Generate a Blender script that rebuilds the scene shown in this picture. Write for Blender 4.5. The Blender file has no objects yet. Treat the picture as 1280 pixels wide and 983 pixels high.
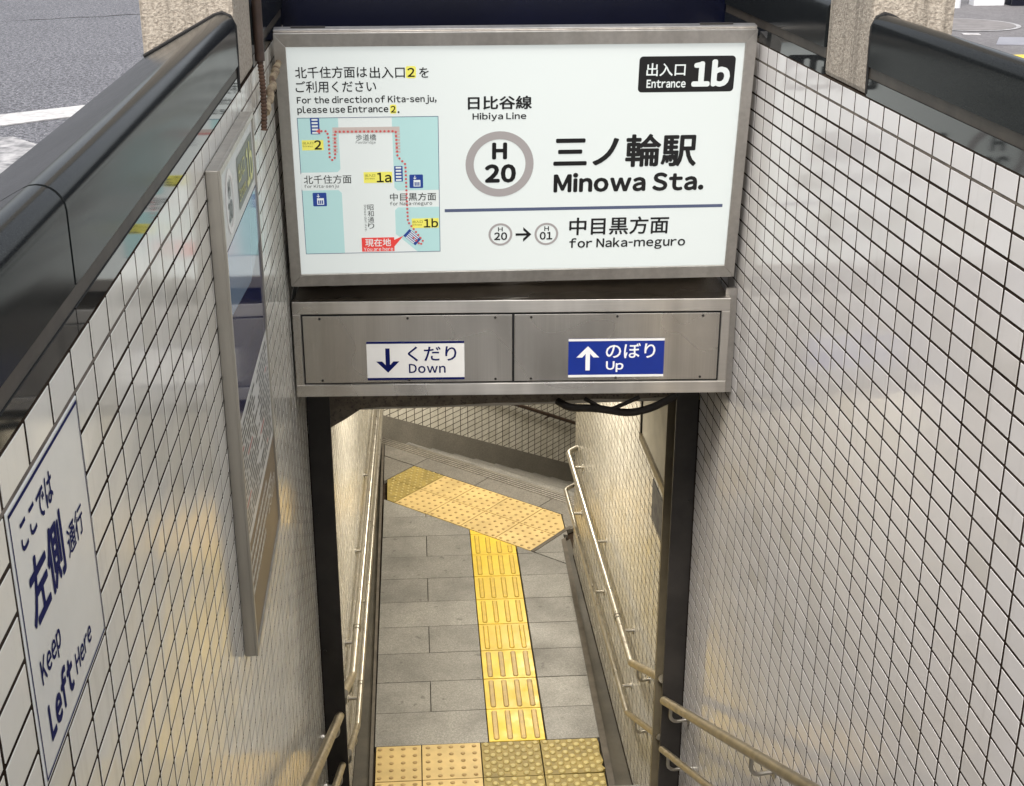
import bpy, bmesh, math, random
from mathutils import Vector, Matrix
random.seed(7)
SC = bpy.context.scene
COL = SC.collection

# ------------------------------------------------------------------ camera
CAM_Z = 0.516
YAW, PITCH, ROLL = 0.082, 0.3766, 0.001
F_PX, W_PX, H_PX = 1695.28, 1280.0, 983.0
fw = Vector((math.sin(YAW) * math.cos(PITCH), math.cos(YAW) * math.cos(PITCH), -math.sin(PITCH)))
rt = Vector((math.cos(YAW), -math.sin(YAW), 0))
up = rt.cross(fw)
rt, up = (rt * math.cos(ROLL) + up * math.sin(ROLL)), (up * math.cos(ROLL) - rt * math.sin(ROLL))
cd = bpy.data.cameras.new('camera')
cam = bpy.data.objects.new('camera', cd)
COL.objects.link(cam)
cd.sensor_width = 36.0
cd.lens = F_PX / W_PX * 36.0
cd.clip_start = 0.02
cd.clip_end = 3000
M = Matrix((rt, up, -fw)).transposed().to_4x4()
M.translation = Vector((0, 0, CAM_Z))
cam.matrix_world = M
SC.camera = cam

# ------------------------------------------------------------------ sky, sun, exposure
wd = bpy.data.worlds.new('World')
SC.world = wd
wd.use_nodes = True
nt = wd.node_tree
for n in list(nt.nodes):
    nt.nodes.remove(n)
sky = nt.nodes.new('ShaderNodeTexSky')
sky.sky_type = 'NISHITA'
sky.sun_disc = False
SUN_EL, SUN_AZ = math.radians(58), math.radians(200)
sky.sun_elevation = SUN_EL
sky.sun_rotation = SUN_AZ
sky.air_density = 1.0
sky.dust_density = 4.0
hsv = nt.nodes.new('ShaderNodeHueSaturation')
hsv.inputs['Saturation'].default_value = 0.30
bg = nt.nodes.new('ShaderNodeBackground')
bg.inputs['Strength'].default_value = 0.15
wo = nt.nodes.new('ShaderNodeOutputWorld')
nt.links.new(sky.outputs[0], hsv.inputs['Color'])
nt.links.new(hsv.outputs[0], bg.inputs['Color'])
nt.links.new(bg.outputs[0], wo.inputs['Surface'])
sd = bpy.data.lights.new('sun', 'SUN')
sd.energy = 1.5
sd.angle = math.radians(25)
sd.color = (1.0, 0.96, 0.90)
sun = bpy.data.objects.new('sun', sd)
COL.objects.link(sun)
sdir = Vector((math.sin(SUN_AZ) * math.cos(SUN_EL), math.cos(SUN_AZ) * math.cos(SUN_EL), math.sin(SUN_EL)))
sun.rotation_euler = (-sdir).to_track_quat('-Z', 'Y').to_euler()
vs = SC.view_settings
vs.view_transform = 'Standard'
vs.look = 'None'
vs.exposure = 0.92
vs.gamma = 1.0
vs.use_curve_mapping = False
SC.render.engine = 'CYCLES'
SC.cycles.use_denoising = True
SC.cycles.max_bounces = 10
SC.cycles.sample_clamp_indirect = 6.0
SC.cycles.caustics_reflective = False

# ------------------------------------------------------------------ measures (metres; wall tile top = 0)
U = 0.1018                       # tile pitch along the wall
V = 0.5106 * U                   # tile pitch in height
XL, XR = -0.3743, 1.0883         # tiled faces of the stairway walls
ZF = -3.898                      # landing floor
ZS = -0.50                       # street
YP = 4.65                        # portal posts
SLOPE = 0.535


def project(p):
    d = Vector(p) - Vector((0, 0, CAM_Z))
    z = d.dot(fw)
    if z < 0.05:
        return None
    return (W_PX / 2 + F_PX * d.dot(rt) / z, H_PX / 2 - F_PX * d.dot(up) / z)


# ------------------------------------------------------------------ materials
MATS = {}


def nodes_of(name):
    m = bpy.data.materials.new(name)
    m.use_nodes = True
    t = m.node_tree
    return m, t, t.nodes['Principled BSDF']


def mix_rgb(t, fac, a, b, blend='MIX'):
    n = t.nodes.new('ShaderNodeMix')
    n.data_type = 'RGBA'
    n.blend_type = blend
    for sock, val in ((n.inputs[0], fac), (n.inputs[6], a), (n.inputs[7], b)):
        if isinstance(val, bpy.types.NodeSocket):
            t.links.new(val, sock)
        elif isinstance(val, (int, float)):
            sock.default_value = val
        else:
            sock.default_value = (*val, 1)
    return n.outputs[2]


def noise(t, scale, detail=4, rough=0.55, vec=None, stretch=None):
    n = t.nodes.new('ShaderNodeTexNoise')
    n.inputs['Scale'].default_value = scale
    n.inputs['Detail'].default_value = detail
    n.inputs['Roughness'].default_value = rough
    if vec is None:
        g = t.nodes.new('ShaderNodeNewGeometry')
        vec = g.outputs['Position']
    if stretch:
        mp = t.nodes.new('ShaderNodeMapping')
        mp.inputs['Scale'].default_value = stretch
        t.links.new(vec, mp.inputs['Vector'])
        vec = mp.outputs[0]
    t.links.new(vec, n.inputs['Vector'])
    return n.outputs['Fac']


def ramp(t, fac, lo, hi, a=0.0, b=1.0):
    n = t.nodes.new('ShaderNodeMapRange')
    n.inputs['From Min'].default_value = lo
    n.inputs['From Max'].default_value = hi
    n.inputs['To Min'].default_value = a
    n.inputs['To Max'].default_value = b
    t.links.new(fac, n.inputs['Value'])
    return n.outputs[0]


def piece_tone(t, c, lo, hi):
    oi = t.nodes.new('ShaderNodeObjectInfo')
    return mix_rgb(t, 1.0, c, ramp(t, oi.outputs['Random'], 0, 1, lo, hi), 'MULTIPLY')


def bump(t, b, h, strength, dist=0.002):
    n = t.nodes.new('ShaderNodeBump')
    n.inputs['Strength'].default_value = strength
    n.inputs['Distance'].default_value = dist
    t.links.new(h, n.inputs['Height'])
    t.links.new(n.outputs[0], b.inputs['Normal'])


def plain(name, col, rough=0.5, metal=0.0, vary=0.0, vscale=6.0, col2=None, bmp=0.0, bscale=80.0, bdist=0.002,
          spec=0.5, rvary=0.0, stretch=None):
    m, t, b = nodes_of(name)
    b.inputs['Roughness'].default_value = rough
    b.inputs['Metallic'].default_value = metal
    b.inputs['Specular IOR Level'].default_value = spec
    if vary or col2:
        nz = noise(t, vscale, 6, 0.6, stretch=stretch)
        c2 = col2 or tuple(c * (1 - vary) for c in col)
        c = mix_rgb(t, ramp(t, nz, 0.35, 0.65), col, c2)
        if name.startswith('tactile'):
            c = mix_rgb(t, ramp(t, noise(t, 3.2, 6, 0.65), 0.52, 0.75, 0.0, 0.32), c, tuple(x * 0.5 for x in col))
            c = piece_tone(t, c, 0.88, 1.06)
        t.links.new(c, b.inputs['Base Color'])
    else:
        b.inputs['Base Color'].default_value = (*col, 1)
    if rvary:
        nz = noise(t, vscale * 1.7, 5, 0.6, stretch=stretch)
        t.links.new(ramp(t, nz, 0.3, 0.7, rough - rvary, rough + rvary), b.inputs['Roughness'])
    if bmp:
        bump(t, b, noise(t, bscale, 5, 0.6), bmp, bdist)
    MATS[name] = m
    return m


def tile_mat(name, base, dark, rough=0.11):
    m, t, b = nodes_of(name)
    at = t.nodes.new('ShaderNodeAttribute')
    at.attribute_name = 'tint'
    c = mix_rgb(t, at.outputs['Fac'], base, dark)
    n1 = noise(t, 1.6, 5, 0.6)
    c = mix_rgb(t, ramp(t, n1, 0.42, 0.75, 0.0, 0.5), c, tuple(x * y for x, y in zip(base, (0.93, 0.905, 0.855))))
    n2 = noise(t, 260, 3, 0.6)
    c = mix_rgb(t, ramp(t, n2, 0.66, 0.76, 0.0, 0.35), c, tuple(x * 0.55 for x in base))
    # rain streaks and grime, running down
    n3 = noise(t, 1.0, 6, 0.65, stretch=(34, 34, 1.6))
    c = mix_rgb(t, ramp(t, n3, 0.56, 0.74, 0.0, 0.14), c, (0.33, 0.29, 0.22))
    t.links.new(c, b.inputs['Base Color'])
    n4 = noise(t, 9, 4, 0.6)
    t.links.new(ramp(t, n4, 0.3, 0.7, rough * 0.7, rough * 1.6), b.inputs['Roughness'])
    b.inputs['Specular IOR Level'].default_value = 0.55
    bump(t, b, noise(t, 28, 2, 0.5), 0.05, 0.002)
    MATS[name] = m
    return m


def speckle(name, c1, c2, c3, scale, rough, bmp=0.15, rv=0.0, dirt=0.0, spec=0.5, spots=False, ior=1.5):
    """stone: fine crystals of three tones, larger drift, optional dirt."""
    m, t, b = nodes_of(name)
    n1 = noise(t, scale, 3, 0.7)
    n2 = noise(t, scale * 2.3, 2, 0.6)
    n3 = noise(t, 3.0, 5, 0.6)
    c = mix_rgb(t, ramp(t, n1, 0.44, 0.58), c1, c2)
    c = mix_rgb(t, ramp(t, n2, 0.58, 0.66), c, c3)
    if spots:
        c = mix_rgb(t, ramp(t, noise(t, 17, 2, 0.4), 0.70, 0.73, 0.0, 0.6), c, tuple(x * 0.35 for x in c1))
    if dirt:
        c = mix_rgb(t, ramp(t, n3, 0.38, 0.72, 0.0, dirt), c, tuple(x * 0.45 for x in c1))
    if spots:
        c = piece_tone(t, c, 0.84, 1.10)
    t.links.new(c, b.inputs['Base Color'])
    b.inputs['Roughness'].default_value = rough
    b.inputs['Specular IOR Level'].default_value = spec
    b.inputs['IOR'].default_value = ior
    if rv:
        t.links.new(ramp(t, n3, 0.3, 0.7, rough - rv, rough + rv), b.inputs['Roughness'])
    if bmp:
        bump(t, b, n1, bmp, 0.003)
    MATS[name] = m
    return m


def backlit(name, col, strength=0.62, base=None):
    m, t, b = nodes_of(name)
    b.inputs['Base Color'].default_value = (*(base or tuple(c * 0.45 for c in col)), 1)
    b.inputs['Roughness'].default_value = 0.28
    b.inputs['Emission Color'].default_value = (*col, 1)
    b.inputs['Emission Strength'].default_value = strength
    MATS[name] = m
    return m


def brushed(name, col, rough, stretch, vary=0.25, dirt=(0.10, 0.08, 0.06), dirtf=0.5, wavy=False):
    m, t, b = nodes_of(name)
    b.inputs['Metallic'].default_value = 1.0
    n1 = noise(t, 1.0, 5, 0.6, stretch=stretch)
    n2 = noise(t, 4.0, 1, 0.4)
    c = mix_rgb(t, ramp(t, n1, 0.3, 0.7), col, tuple(x * (1 - vary) for x in col))
    c = mix_rgb(t, ramp(t, n2, 0.30, 0.85, 0, dirtf), c, dirt)
    c = mix_rgb(t, ramp(t, noise(t, 1.0, 2, 0.5, stretch=(14, 14, 2)), 0.4, 0.8, 0, 0.25), c, dirt)
    t.links.new(c, b.inputs['Base Color'])
    t.links.new(ramp(t, n2, 0.2, 0.85, rough * 0.8, rough * 1.3), b.inputs['Roughness'])
    if wavy:
        b.inputs['Anisotropic'].default_value = 0.85
        b.inputs['Anisotropic Rotation'].default_value = 0.25
        tg = t.nodes.new('ShaderNodeTangent')
        tg.direction_type = 'RADIAL'
        tg.axis = 'Z'
        t.links.new(tg.outputs[0], b.inputs['Tangent'])
    nw = noise(t, 1.0, 0, 0.5, stretch=(9, 9, 0.6))
    if not wavy:
        bump(t, b, nw, 0.01, 0.012)
    MATS[name] = m
    return m


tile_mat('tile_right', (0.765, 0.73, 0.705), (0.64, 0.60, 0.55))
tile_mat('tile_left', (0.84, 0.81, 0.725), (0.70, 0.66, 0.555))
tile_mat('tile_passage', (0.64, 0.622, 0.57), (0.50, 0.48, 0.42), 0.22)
plain('grout', (0.060, 0.046, 0.036), 1.0, col2=(0.026, 0.018, 0.013), vscale=7, spec=0.0)
plain('grout_patch', (0.20, 0.165, 0.13), 0.9, vary=0.5, vscale=22, bmp=0.4)
speckle('granite_polished', (0.012, 0.013, 0.014), (0.024, 0.027, 0.027), (0.05, 0.055, 0.055), 420, 0.05, 0.0, spec=0.75)
speckle('granite_honed', (0.010, 0.011, 0.012), (0.017, 0.019, 0.019), (0.032, 0.036, 0.035), 420, 0.17, 0.0, 0.03, spec=0.5, ior=1.13)
plain('bronze_strip', (0.075, 0.062, 0.048), 0.55, vary=0.4, vscale=12, bmp=0.1)
plain('asphalt_gap', (0.02, 0.02, 0.022), 0.95)
plain('sealant', (0.014, 0.012, 0.011), 0.75, vary=0.3, vscale=60, bmp=0.3)
plain('navy_panel', (0.003, 0.004, 0.014), 0.22, vary=0.3, vscale=3)
def roughcast(name):
    m, t, b = nodes_of(name)
    n1, n2 = noise(t, 130, 3, 0.6), noise(t, 230, 2, 0.6)
    c = mix_rgb(t, ramp(t, n1, 0.36, 0.60), (0.29, 0.245, 0.195), (0.46, 0.40, 0.325))
    c = mix_rgb(t, ramp(t, n2, 0.62, 0.70), c, (0.22, 0.185, 0.145))
    n3 = noise(t, 1.0, 6, 0.65, stretch=(26, 26, 1.3))
    c = mix_rgb(t, ramp(t, n3, 0.52, 0.70, 0.0, 0.65), c, (0.10, 0.085, 0.065))
    t.links.new(c, b.inputs['Base Color'])
    b.inputs['Roughness'].default_value = 0.95
    bump(t, b, n1, 0.9, 0.005)
    MATS[name] = m


roughcast('roughcast')
speckle('asphalt', (0.045, 0.045, 0.053), (0.150, 0.150, 0.166), (0.36, 0.36, 0.37), 46, 0.9, 0.8, dirt=0.2)
speckle('pavement', (0.12, 0.113, 0.117), (0.165, 0.157, 0.158), (0.23, 0.22, 0.22), 42, 0.85, 0.35, dirt=0.45)
plain('road_paint', (0.52, 0.51, 0.50), 0.75, col2=(0.34, 0.33, 0.33), vscale=22, bmp=0.5, bscale=90)
plain('road_paint_worn', (0.40, 0.39, 0.39), 0.8, col2=(0.12, 0.12, 0.125), vscale=18, bmp=0.5, bscale=90)
brushed('steel_brushed', (0.86, 0.82, 0.76), 0.28, (4, 4, 260), 0.08, dirtf=0.3, wavy=True)
brushed('steel_panel', (0.78, 0.74, 0.68), 0.25, (300, 300, 3), 0.12, dirtf=0.42, wavy=True)
brushed('alu_frame', (0.72, 0.69, 0.65), 0.40, (60, 3, 60), 0.15, dirtf=0.25)
brushed('alu_panel_frame', (0.74, 0.70, 0.62), 0.45, (60, 60, 3), 0.15, dirtf=0.25)
plain('rail_steel', (0.58, 0.55, 0.49), 0.34, 1.0, vary=0.2, vscale=18, rvary=0.08)
plain('rail_worn', (0.50, 0.44, 0.33), 0.40, 1.0, vary=0.25, vscale=14, rvary=0.1)
plain('dark_steel', (0.030, 0.026, 0.023), 0.5, 0.0, vary=0.5, vscale=7, bmp=0.15, bscale=40, rvary=0.12)
plain('black_gap', (0.006, 0.006, 0.006), 0.8)
plain('cream_paint', (0.17, 0.14, 0.09), 0.3, vary=0.3, vscale=8)
speckle('concrete_dirty', (0.24, 0.20, 0.15), (0.17, 0.14, 0.105), (0.09, 0.075, 0.06), 38, 0.9, 0.7, dirt=0.6)
plain('ceiling_paint', (0.62, 0.58, 0.50), 0.8, vary=0.12, vscale=4)
speckle('paver_granite', (0.200, 0.197, 0.188), (0.275, 0.27, 0.257), (0.42, 0.41, 0.39), 95, 0.48, 0.15, 0.08, dirt=0.62, spots=True)
speckle('paver_dark', (0.15, 0.142, 0.13), (0.23, 0.217, 0.195), (0.33, 0.31, 0.28), 85, 0.5, 0.12, 0.08, dirt=0.45)
speckle('skirt_granite', (0.17, 0.16, 0.142), (0.235, 0.22, 0.195), (0.25, 0.235, 0.21), 95, 0.5, 0.1, dirt=0.4)
plain('gutter_dark', (0.075, 0.066, 0.050), 0.55, vary=0.5, vscale=5, bmp=0.3, bscale=30)
plain('kerb_stone', (0.115, 0.100, 0.082), 0.7, vary=0.45, vscale=9, bmp=0.3, bscale=60)
plain('tactile_yellow', (0.80, 0.57, 0.040), 0.42, vary=0.15, vscale=7, bmp=0.1, rvary=0.1)
plain('tactile_bar', (0.76, 0.53, 0.05), 0.45, vary=0.2, vscale=20)
plain('tactile_grime', (0.30, 0.20, 0.04), 0.8, vary=0.4, vscale=30)
plain('tactile_bar_worn', (0.62, 0.45, 0.16), 0.5, col2=(0.46, 0.34, 0.15), vscale=16)
plain('tactile_peach', (0.68, 0.505, 0.215), 0.45, vary=0.2, vscale=7, bmp=0.1)
plain('tactile_peach_stud', (0.48, 0.33, 0.13), 0.5, vary=0.2, vscale=30)
plain('tactile_ochre', (0.36, 0.275, 0.075), 0.5, vary=0.35, vscale=11, bmp=0.25, bscale=50)
plain('tactile_ochre_stud', (0.56, 0.46, 0.18), 0.45, vary=0.25, vscale=25)
plain('rust', (0.115, 0.062, 0.038), 0.85, col2=(0.055, 0.032, 0.022), vscale=40, bmp=0.6, bscale=120)
plain('pipe_wrap', (0.42, 0.34, 0.22), 0.8, col2=(0.10, 0.055, 0.03), vscale=26, bmp=0.7, bscale=60)
plain('conduit_brown', (0.075, 0.045, 0.032), 0.5, vary=0.4, vscale=20)
plain('cable_black', (0.035, 0.028, 0.022), 0.6, vary=0.3, vscale=20)
plain('enamel_white', (0.84, 0.84, 0.79), 0.18, vary=0.08, vscale=5)
plain('print_navy', (0.006, 0.010, 0.085), 0.6, spec=0.08)
plain('print_black', (0.012, 0.012, 0.013), 0.3)
plain('print_white', (0.80, 0.80, 0.80), 0.3)
plain('sticker_white', (0.78, 0.77, 0.74), 0.35, vary=0.05, vscale=12)
plain('sticker_blue', (0.010, 0.030, 0.24), 0.3, vary=0.1, vscale=12)
plain('poster_white', (0.66, 0.66, 0.62), 0.35, spec=0.15)
plain('poster_blue', (0.26, 0.35, 0.47), 0.08, spec=0.3)
plain('poster_navy', (0.022, 0.030, 0.10), 0.08, spec=0.25)
plain('notice_dark', (0.03, 0.035, 0.055), 0.55, col2=(0.12, 0.12, 0.12), vscale=30)
plain('poster_brown', (0.215, 0.160, 0.105), 0.35, vary=0.1, vscale=6, spec=0.15)
plain('poster_olive', (0.13, 0.135, 0.10), 0.35, spec=0.2)
plain('poster_yellow', (0.62, 0.58, 0.12), 0.3)
plain('poster_red', (0.45, 0.05, 0.05), 0.3)
plain('pole_white', (0.72, 0.72, 0.73), 0.4)
plain('iron_cover', (0.20, 0.185, 0.18), 0.7, vary=0.3, vscale=14, bmp=0.5, bscale=60)
plain('iron_rim', (0.42, 0.41, 0.41), 0.55, vary=0.4, vscale=20)
plain('grey_board', (0.36, 0.34, 0.29), 0.6, vary=0.2, vscale=10)
plain('plate_pale', (0.26, 0.26, 0.29), 0.5, vary=0.2)
backlit('sign_face', (0.86, 0.91, 0.88), 0.265)
backlit('sign_teal', (0.50, 0.75, 0.73), 0.29)
backlit('sign_yellow', (0.90, 0.84, 0.16), 0.3)
backlit('sign_red', (0.80, 0.07, 0.06), 0.32)
backlit('sign_dot', (0.62, 0.11, 0.11), 0.3)
backlit('sign_grey', (0.37, 0.34, 0.33), 0.33)
backlit('sign_tan', (0.55, 0.47, 0.43), 0.33)
backlit('sign_blue', (0.02, 0.05, 0.22), 0.45)
backlit('sign_rule', (0.10, 0.12, 0.20), 0.3)
backlit('sign_ink', (0.010, 0.010, 0.012), 0.0, (0.012, 0.012, 0.013))
lm, lt_, lb = nodes_of('lamp_tube')
lb.inputs['Emission Color'].default_value = (1.0, 0.86, 0.58, 1)
lb.inputs['Emission Strength'].default_value = 6.0
MATS['lamp_tube'] = lm


# ------------------------------------------------------------------ mesh helpers
class MB:
    def __init__(s):
        s.v, s.f, s.t, s.m = [], [], [], []

    def add(s, verts, faces, tint=0.0, mi=0):
        o = len(s.v)
        s.v += [tuple(v) for v in verts]
        for f in faces:
            s.f.append(tuple(i + o for i in f))
            s.t.append(tint)
            s.m.append(mi)
        return s

    def box(s, a, b, mi=0):
        x0, y0, z0 = (min(a[i], b[i]) for i in range(3))
        x1, y1, z1 = (max(a[i], b[i]) for i in range(3))
        v = [(x0, y0, z0), (x1, y0, z0), (x1, y1, z0), (x0, y1, z0), (x0, y0, z1), (x1, y0, z1), (x1, y1, z1), (x0, y1, z1)]
        return s.add(v, [(3, 2, 1, 0), (4, 5, 6, 7), (0, 1, 5, 4), (1, 2, 6, 5), (2, 3, 7, 6), (3, 0, 4, 7)], 0, mi)

    def obox(s, O, e1, e2, e3, r1, r2, r3, mi=0):
        """box in the frame (O, e1, e2, e3) over three ranges"""
        v = [O + e1 * a + e2 * b + e3 * c for c in r3 for (a, b) in ((r1[0], r2[0]), (r1[1], r2[0]), (r1[1], r2[1]), (r1[0], r2[1]))]
        return s.add(v, [(3, 2, 1, 0), (4, 5, 6, 7), (0, 1, 5, 4), (1, 2, 6, 5), (2, 3, 7, 6), (3, 0, 4, 7)], 0, mi)

    def prism(s, poly, off, mi=0):
        """poly: 3-D ring, off: extrusion vector"""
        n = len(poly)
        off = Vector(off)
        v = [Vector(p) for p in poly] + [Vector(p) + off for p in poly]
        f = [tuple(range(n))[::-1], tuple(range(n, 2 * n))] + [(i, (i + 1) % n, n + (i + 1) % n, n + i) for i in range(n)]
        return s.add(v, f, 0, mi)

    def tube(s, path, r, seg=14, cap=True, mi=0):
        P = [Vector(p) for p in path]
        rad = r if isinstance(r, (list, tuple)) else [r] * len(P)
        rings = []
        ref = None
        for i, p in enumerate(P):
            d = (P[min(i + 1, len(P) - 1)] - P[max(i - 1, 0)]).normalized()
            if ref is None:
                ref = d.orthogonal().normalized()
            ref = (ref - d * ref.dot(d)).normalized()
            bi = d.cross(ref)
            rings.append([p + (ref * math.cos(a) + bi * math.sin(a)) * rad[i] for a in (2 * math.pi * k / seg for k in range(seg))])
        v = [q for rg in rings for q in rg]
        f = [(i * seg + k, i * seg + (k + 1) % seg, (i + 1) * seg + (k + 1) % seg, (i + 1) * seg + k)
             for i in range(len(P) - 1) for k in range(seg)]
        if cap:
            f += [tuple(range(seg))[::-1], tuple(range((len(P) - 1) * seg, len(P) * seg))]
        return s.add(v, f, 0, mi)

    def build(s, name, mats, parent=None, smooth=False, bevel=0.0, tint=False, loc=None):
        me = bpy.data.meshes.new(name)
        me.from_pydata(s.v, [], s.f)
        if isinstance(mats, str):
            mats = [mats]
        for m in mats:
            me.materials.append(MATS[m])
        if len(mats) > 1:
            me.polygons.foreach_set('material_index', s.m)
        if tint:
            a = me.attributes.new('tint', 'FLOAT', 'FACE')
            a.data.foreach_set('value', s.t)
        bm = bmesh.new()
        bm.from_mesh(me)
        if not tint:
            bmesh.ops.recalc_face_normals(bm, faces=bm.faces)
        if bevel:
            ed = [e for e in bm.edges if len(e.link_faces) == 2 and e.calc_face_angle(0) > 0.5]
            bmesh.ops.bevel(bm, geom=ed, offset=bevel, segments=2, affect='EDGES', profile=0.6, clamp_overlap=True)
        bm.to_mesh(me)
        bm.free()
        if smooth:
            me.polygons.foreach_set('use_smooth', [True] * len(me.polygons))
            if hasattr(me, 'set_sharp_from_angle'):
                me.set_sharp_from_angle(angle=math.radians(40))
        o = bpy.data.objects.new(name, me)
        COL.objects.link(o)
        if loc is not None:
            o.location = loc
        adopt(o, parent)
        return o


def adopt(o, parent):
    if parent is None:
        return
    o.parent = parent
    L = Vector(parent.location)
    p = parent.parent
    while p:
        p = p.parent
    o.matrix_parent_inverse = world_of(parent).inverted()


def world_of(o):
    m = Matrix.LocRotScale(o.location, o.rotation_euler, o.scale)
    if o.parent:
        m = world_of(o.parent) @ o.matrix_parent_inverse @ m
    return m


def thing(name, label, cat, loc, group=None):
    o = bpy.data.objects.new(name, None)
    o.empty_display_size = 0.1
    COL.objects.link(o)
    o.location = loc
    return tag(o, label, cat, group)


def tag(o, label=None, cat=None, group=None, kind=None):
    if label:
        o['label'] = label
    if cat:
        o['category'] = cat
    if group:
        o['group'] = group
    if kind:
        o['kind'] = kind
    return o


def bez(pts, n=8, r=0.06):
    """polyline with its inner corners rounded"""
    P = [Vector(p) for p in pts]
    out = [P[0]]
    for i in range(1, len(P) - 1):
        a, b, c = P[i - 1], P[i], P[i + 1]
        k = min(r, (a - b).length * 0.45, (c - b).length * 0.45)
        p, q = b + (a - b).normalized() * k, b + (c - b).normalized() * k
        for j in range(n + 1):
            s = j / n
            out.append(p * (1 - s) ** 2 + b * 2 * s * (1 - s) + q * s * s)
    out.append(P[-1])
    return out


def clip(poly, n, d):
    """keep the part of a 2-D polygon with n.p <= d"""
    out = []
    for i in range(len(poly)):
        a, b = poly[i], poly[(i + 1) % len(poly)]
        da, db = n[0] * a[0] + n[1] * a[1] - d, n[0] * b[0] + n[1] * b[1] - d
        if da <= 0:
            out.append(a)
        if da * db < 0:
            k = da / (da - db)
            out.append((a[0] + (b[0] - a[0]) * k, a[1] + (b[1] - a[1]) * k))
    return out


def area2(poly):
    return abs(sum(poly[i][0] * poly[(i + 1) % len(poly)][1] - poly[(i + 1) % len(poly)][0] * poly[i][1] for i in range(len(poly)))) / 2


# ------------------------------------------------------------------ flat print on a plane
class Plane:
    """s to the right, t downwards, n towards the viewer"""

    def __init__(s, O, sdir, tdir):
        s.O = Vector(O)
        s.s = Vector(sdir).normalized()
        t = Vector(tdir)
        s.t = (t - s.s * t.dot(s.s)).normalized()
        s.n = s.t.cross(s.s).normalized()

    def at(s, a, b, h=0.0):
        return s.O + s.s * a + s.t * b + s.n * h


GLYPH = {}


def glyph(ch):
    """outline of one character as (points, faces); latin letters in their wide forms so that they share the face of the kanji"""
    if ch not in GLYPH:
        cu = bpy.data.curves.new('glyph', 'FONT')
        cu.body = chr(ord(ch) + 0xFEE0) if 0x21 <= ord(ch) <= 0x7e else ch
        cu.size = 1.0
        cu.resolution_u = 3
        o = bpy.data.objects.new('glyph', cu)
        COL.objects.link(o)
        bpy.context.view_layer.update()
        me = bpy.data.meshes.new_from_object(o.evaluated_get(bpy.context.evaluated_depsgraph_get()))
        GLYPH[ch] = ([(v.co.x, v.co.y) for v in me.vertices], [tuple(p.vertices) for p in me.polygons])
        bpy.data.objects.remove(o)
        bpy.data.curves.remove(cu)
        bpy.data.meshes.remove(me)
    return GLYPH[ch]


for ch_ in 'くだりDownのぼUp北千住方面は出入口2をご利用ださいForthedcifKa-senju,plEr.歩道橋bg中目黒mNk昭和通SvA0現在地YH日比谷線Ly三ノ輪駅M1左側行こでLvft3':
    glyph(ch_)


def fit_text(body, box, pl, h, mat, parent, bold=0.0, name='lettering', rot=False):
    """one line of lettering fitted into box = (s0, t0, s1, t1); bold thickens the strokes (in em)"""
    P, F, x = [], [], 0.0
    for ch in body:
        if ch == ' ':
            x += 0.24
            continue
        gv, gf = glyph(ch)
        if ch == '-':
            gv = [(a * 0.42, b) for a, b in gv]
        if ord(ch) < 0x7f:
            x0, x1 = min(p[0] for p in gv), max(p[0] for p in gv)
            off = x - x0
            x += (x1 - x0) + (0.135 if ch not in '.,-' else 0.14)
        else:
            off = x
            x += 1.0
        o = len(P)
        P += [(a + off, b) for a, b in gv]
        F += [tuple(k + o for k in f) for f in gf]
    if rot:
        P = [(b, -a) for a, b in P]
    x0, x1 = min(p[0] for p in P) - bold, max(p[0] for p in P) + bold
    y0, y1 = min(p[1] for p in P) - bold, max(p[1] for p in P) + bold
    m = MB()
    q = bold * 0.71
    shifts = [(0, 0)] if not bold else [(0, 0), (bold, 0), (-bold, 0), (0, bold), (0, -bold), (q, q), (-q, q), (q, -q), (-q, -q)]
    for n, (dx, dy) in enumerate(shifts):
        m.add([pl.at(box[0] + (a + dx - x0) / (x1 - x0) * (box[2] - box[0]), box[3] - (b + dy - y0) / (y1 - y0) * (box[3] - box[1]), h + n * 0.00003) for a, b in P], F)
    return m.build(name, mat, parent)


def flat(name, pts, pl, h, mat, parent, thick=0.0):
    """flat printed shape given by (s, t) points"""
    m = MB()
    P = [pl.at(a, b, h) for a, b in pts]
    if thick:
        m.prism([p - pl.n * thick for p in P], pl.n * thick)
    else:
        m.add(P, [tuple(range(len(P)))[::-1]])
    return m.build(name, mat, parent)


def rect(b):
    return [(b[0], b[1]), (b[2], b[1]), (b[2], b[3]), (b[0], b[3])]


def rrect(b, r, n=5):
    out = []
    for cx, cy, a0 in ((b[2] - r, b[1] + r, -90), (b[2] - r, b[3] - r, 0), (b[0] + r, b[3] - r, 90), (b[0] + r, b[1] + r, 180)):
        for k in range(n + 1):
            a = math.radians(a0 + 90 * k / n)
            out.append((cx + r * math.cos(a), cy + r * math.sin(a)))
    return out


def disc(cx, cy, r, n=32):
    return [(cx + r * math.cos(2 * math.pi * k / n), cy + r * math.sin(2 * math.pi * k / n)) for k in range(n)]


def ring(name, cx, cy, r0, r1, pl, h, mat, parent, n=48):
    m = MB()
    A, B = disc(cx, cy, r0, n), disc(cx, cy, r1, n)
    m.add([pl.at(a, b, h) for a, b in A + B], [(i, n + i, n + (i + 1) % n, (i + 1) % n) for i in range(n)])
    return m.build(name, mat, parent)


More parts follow.
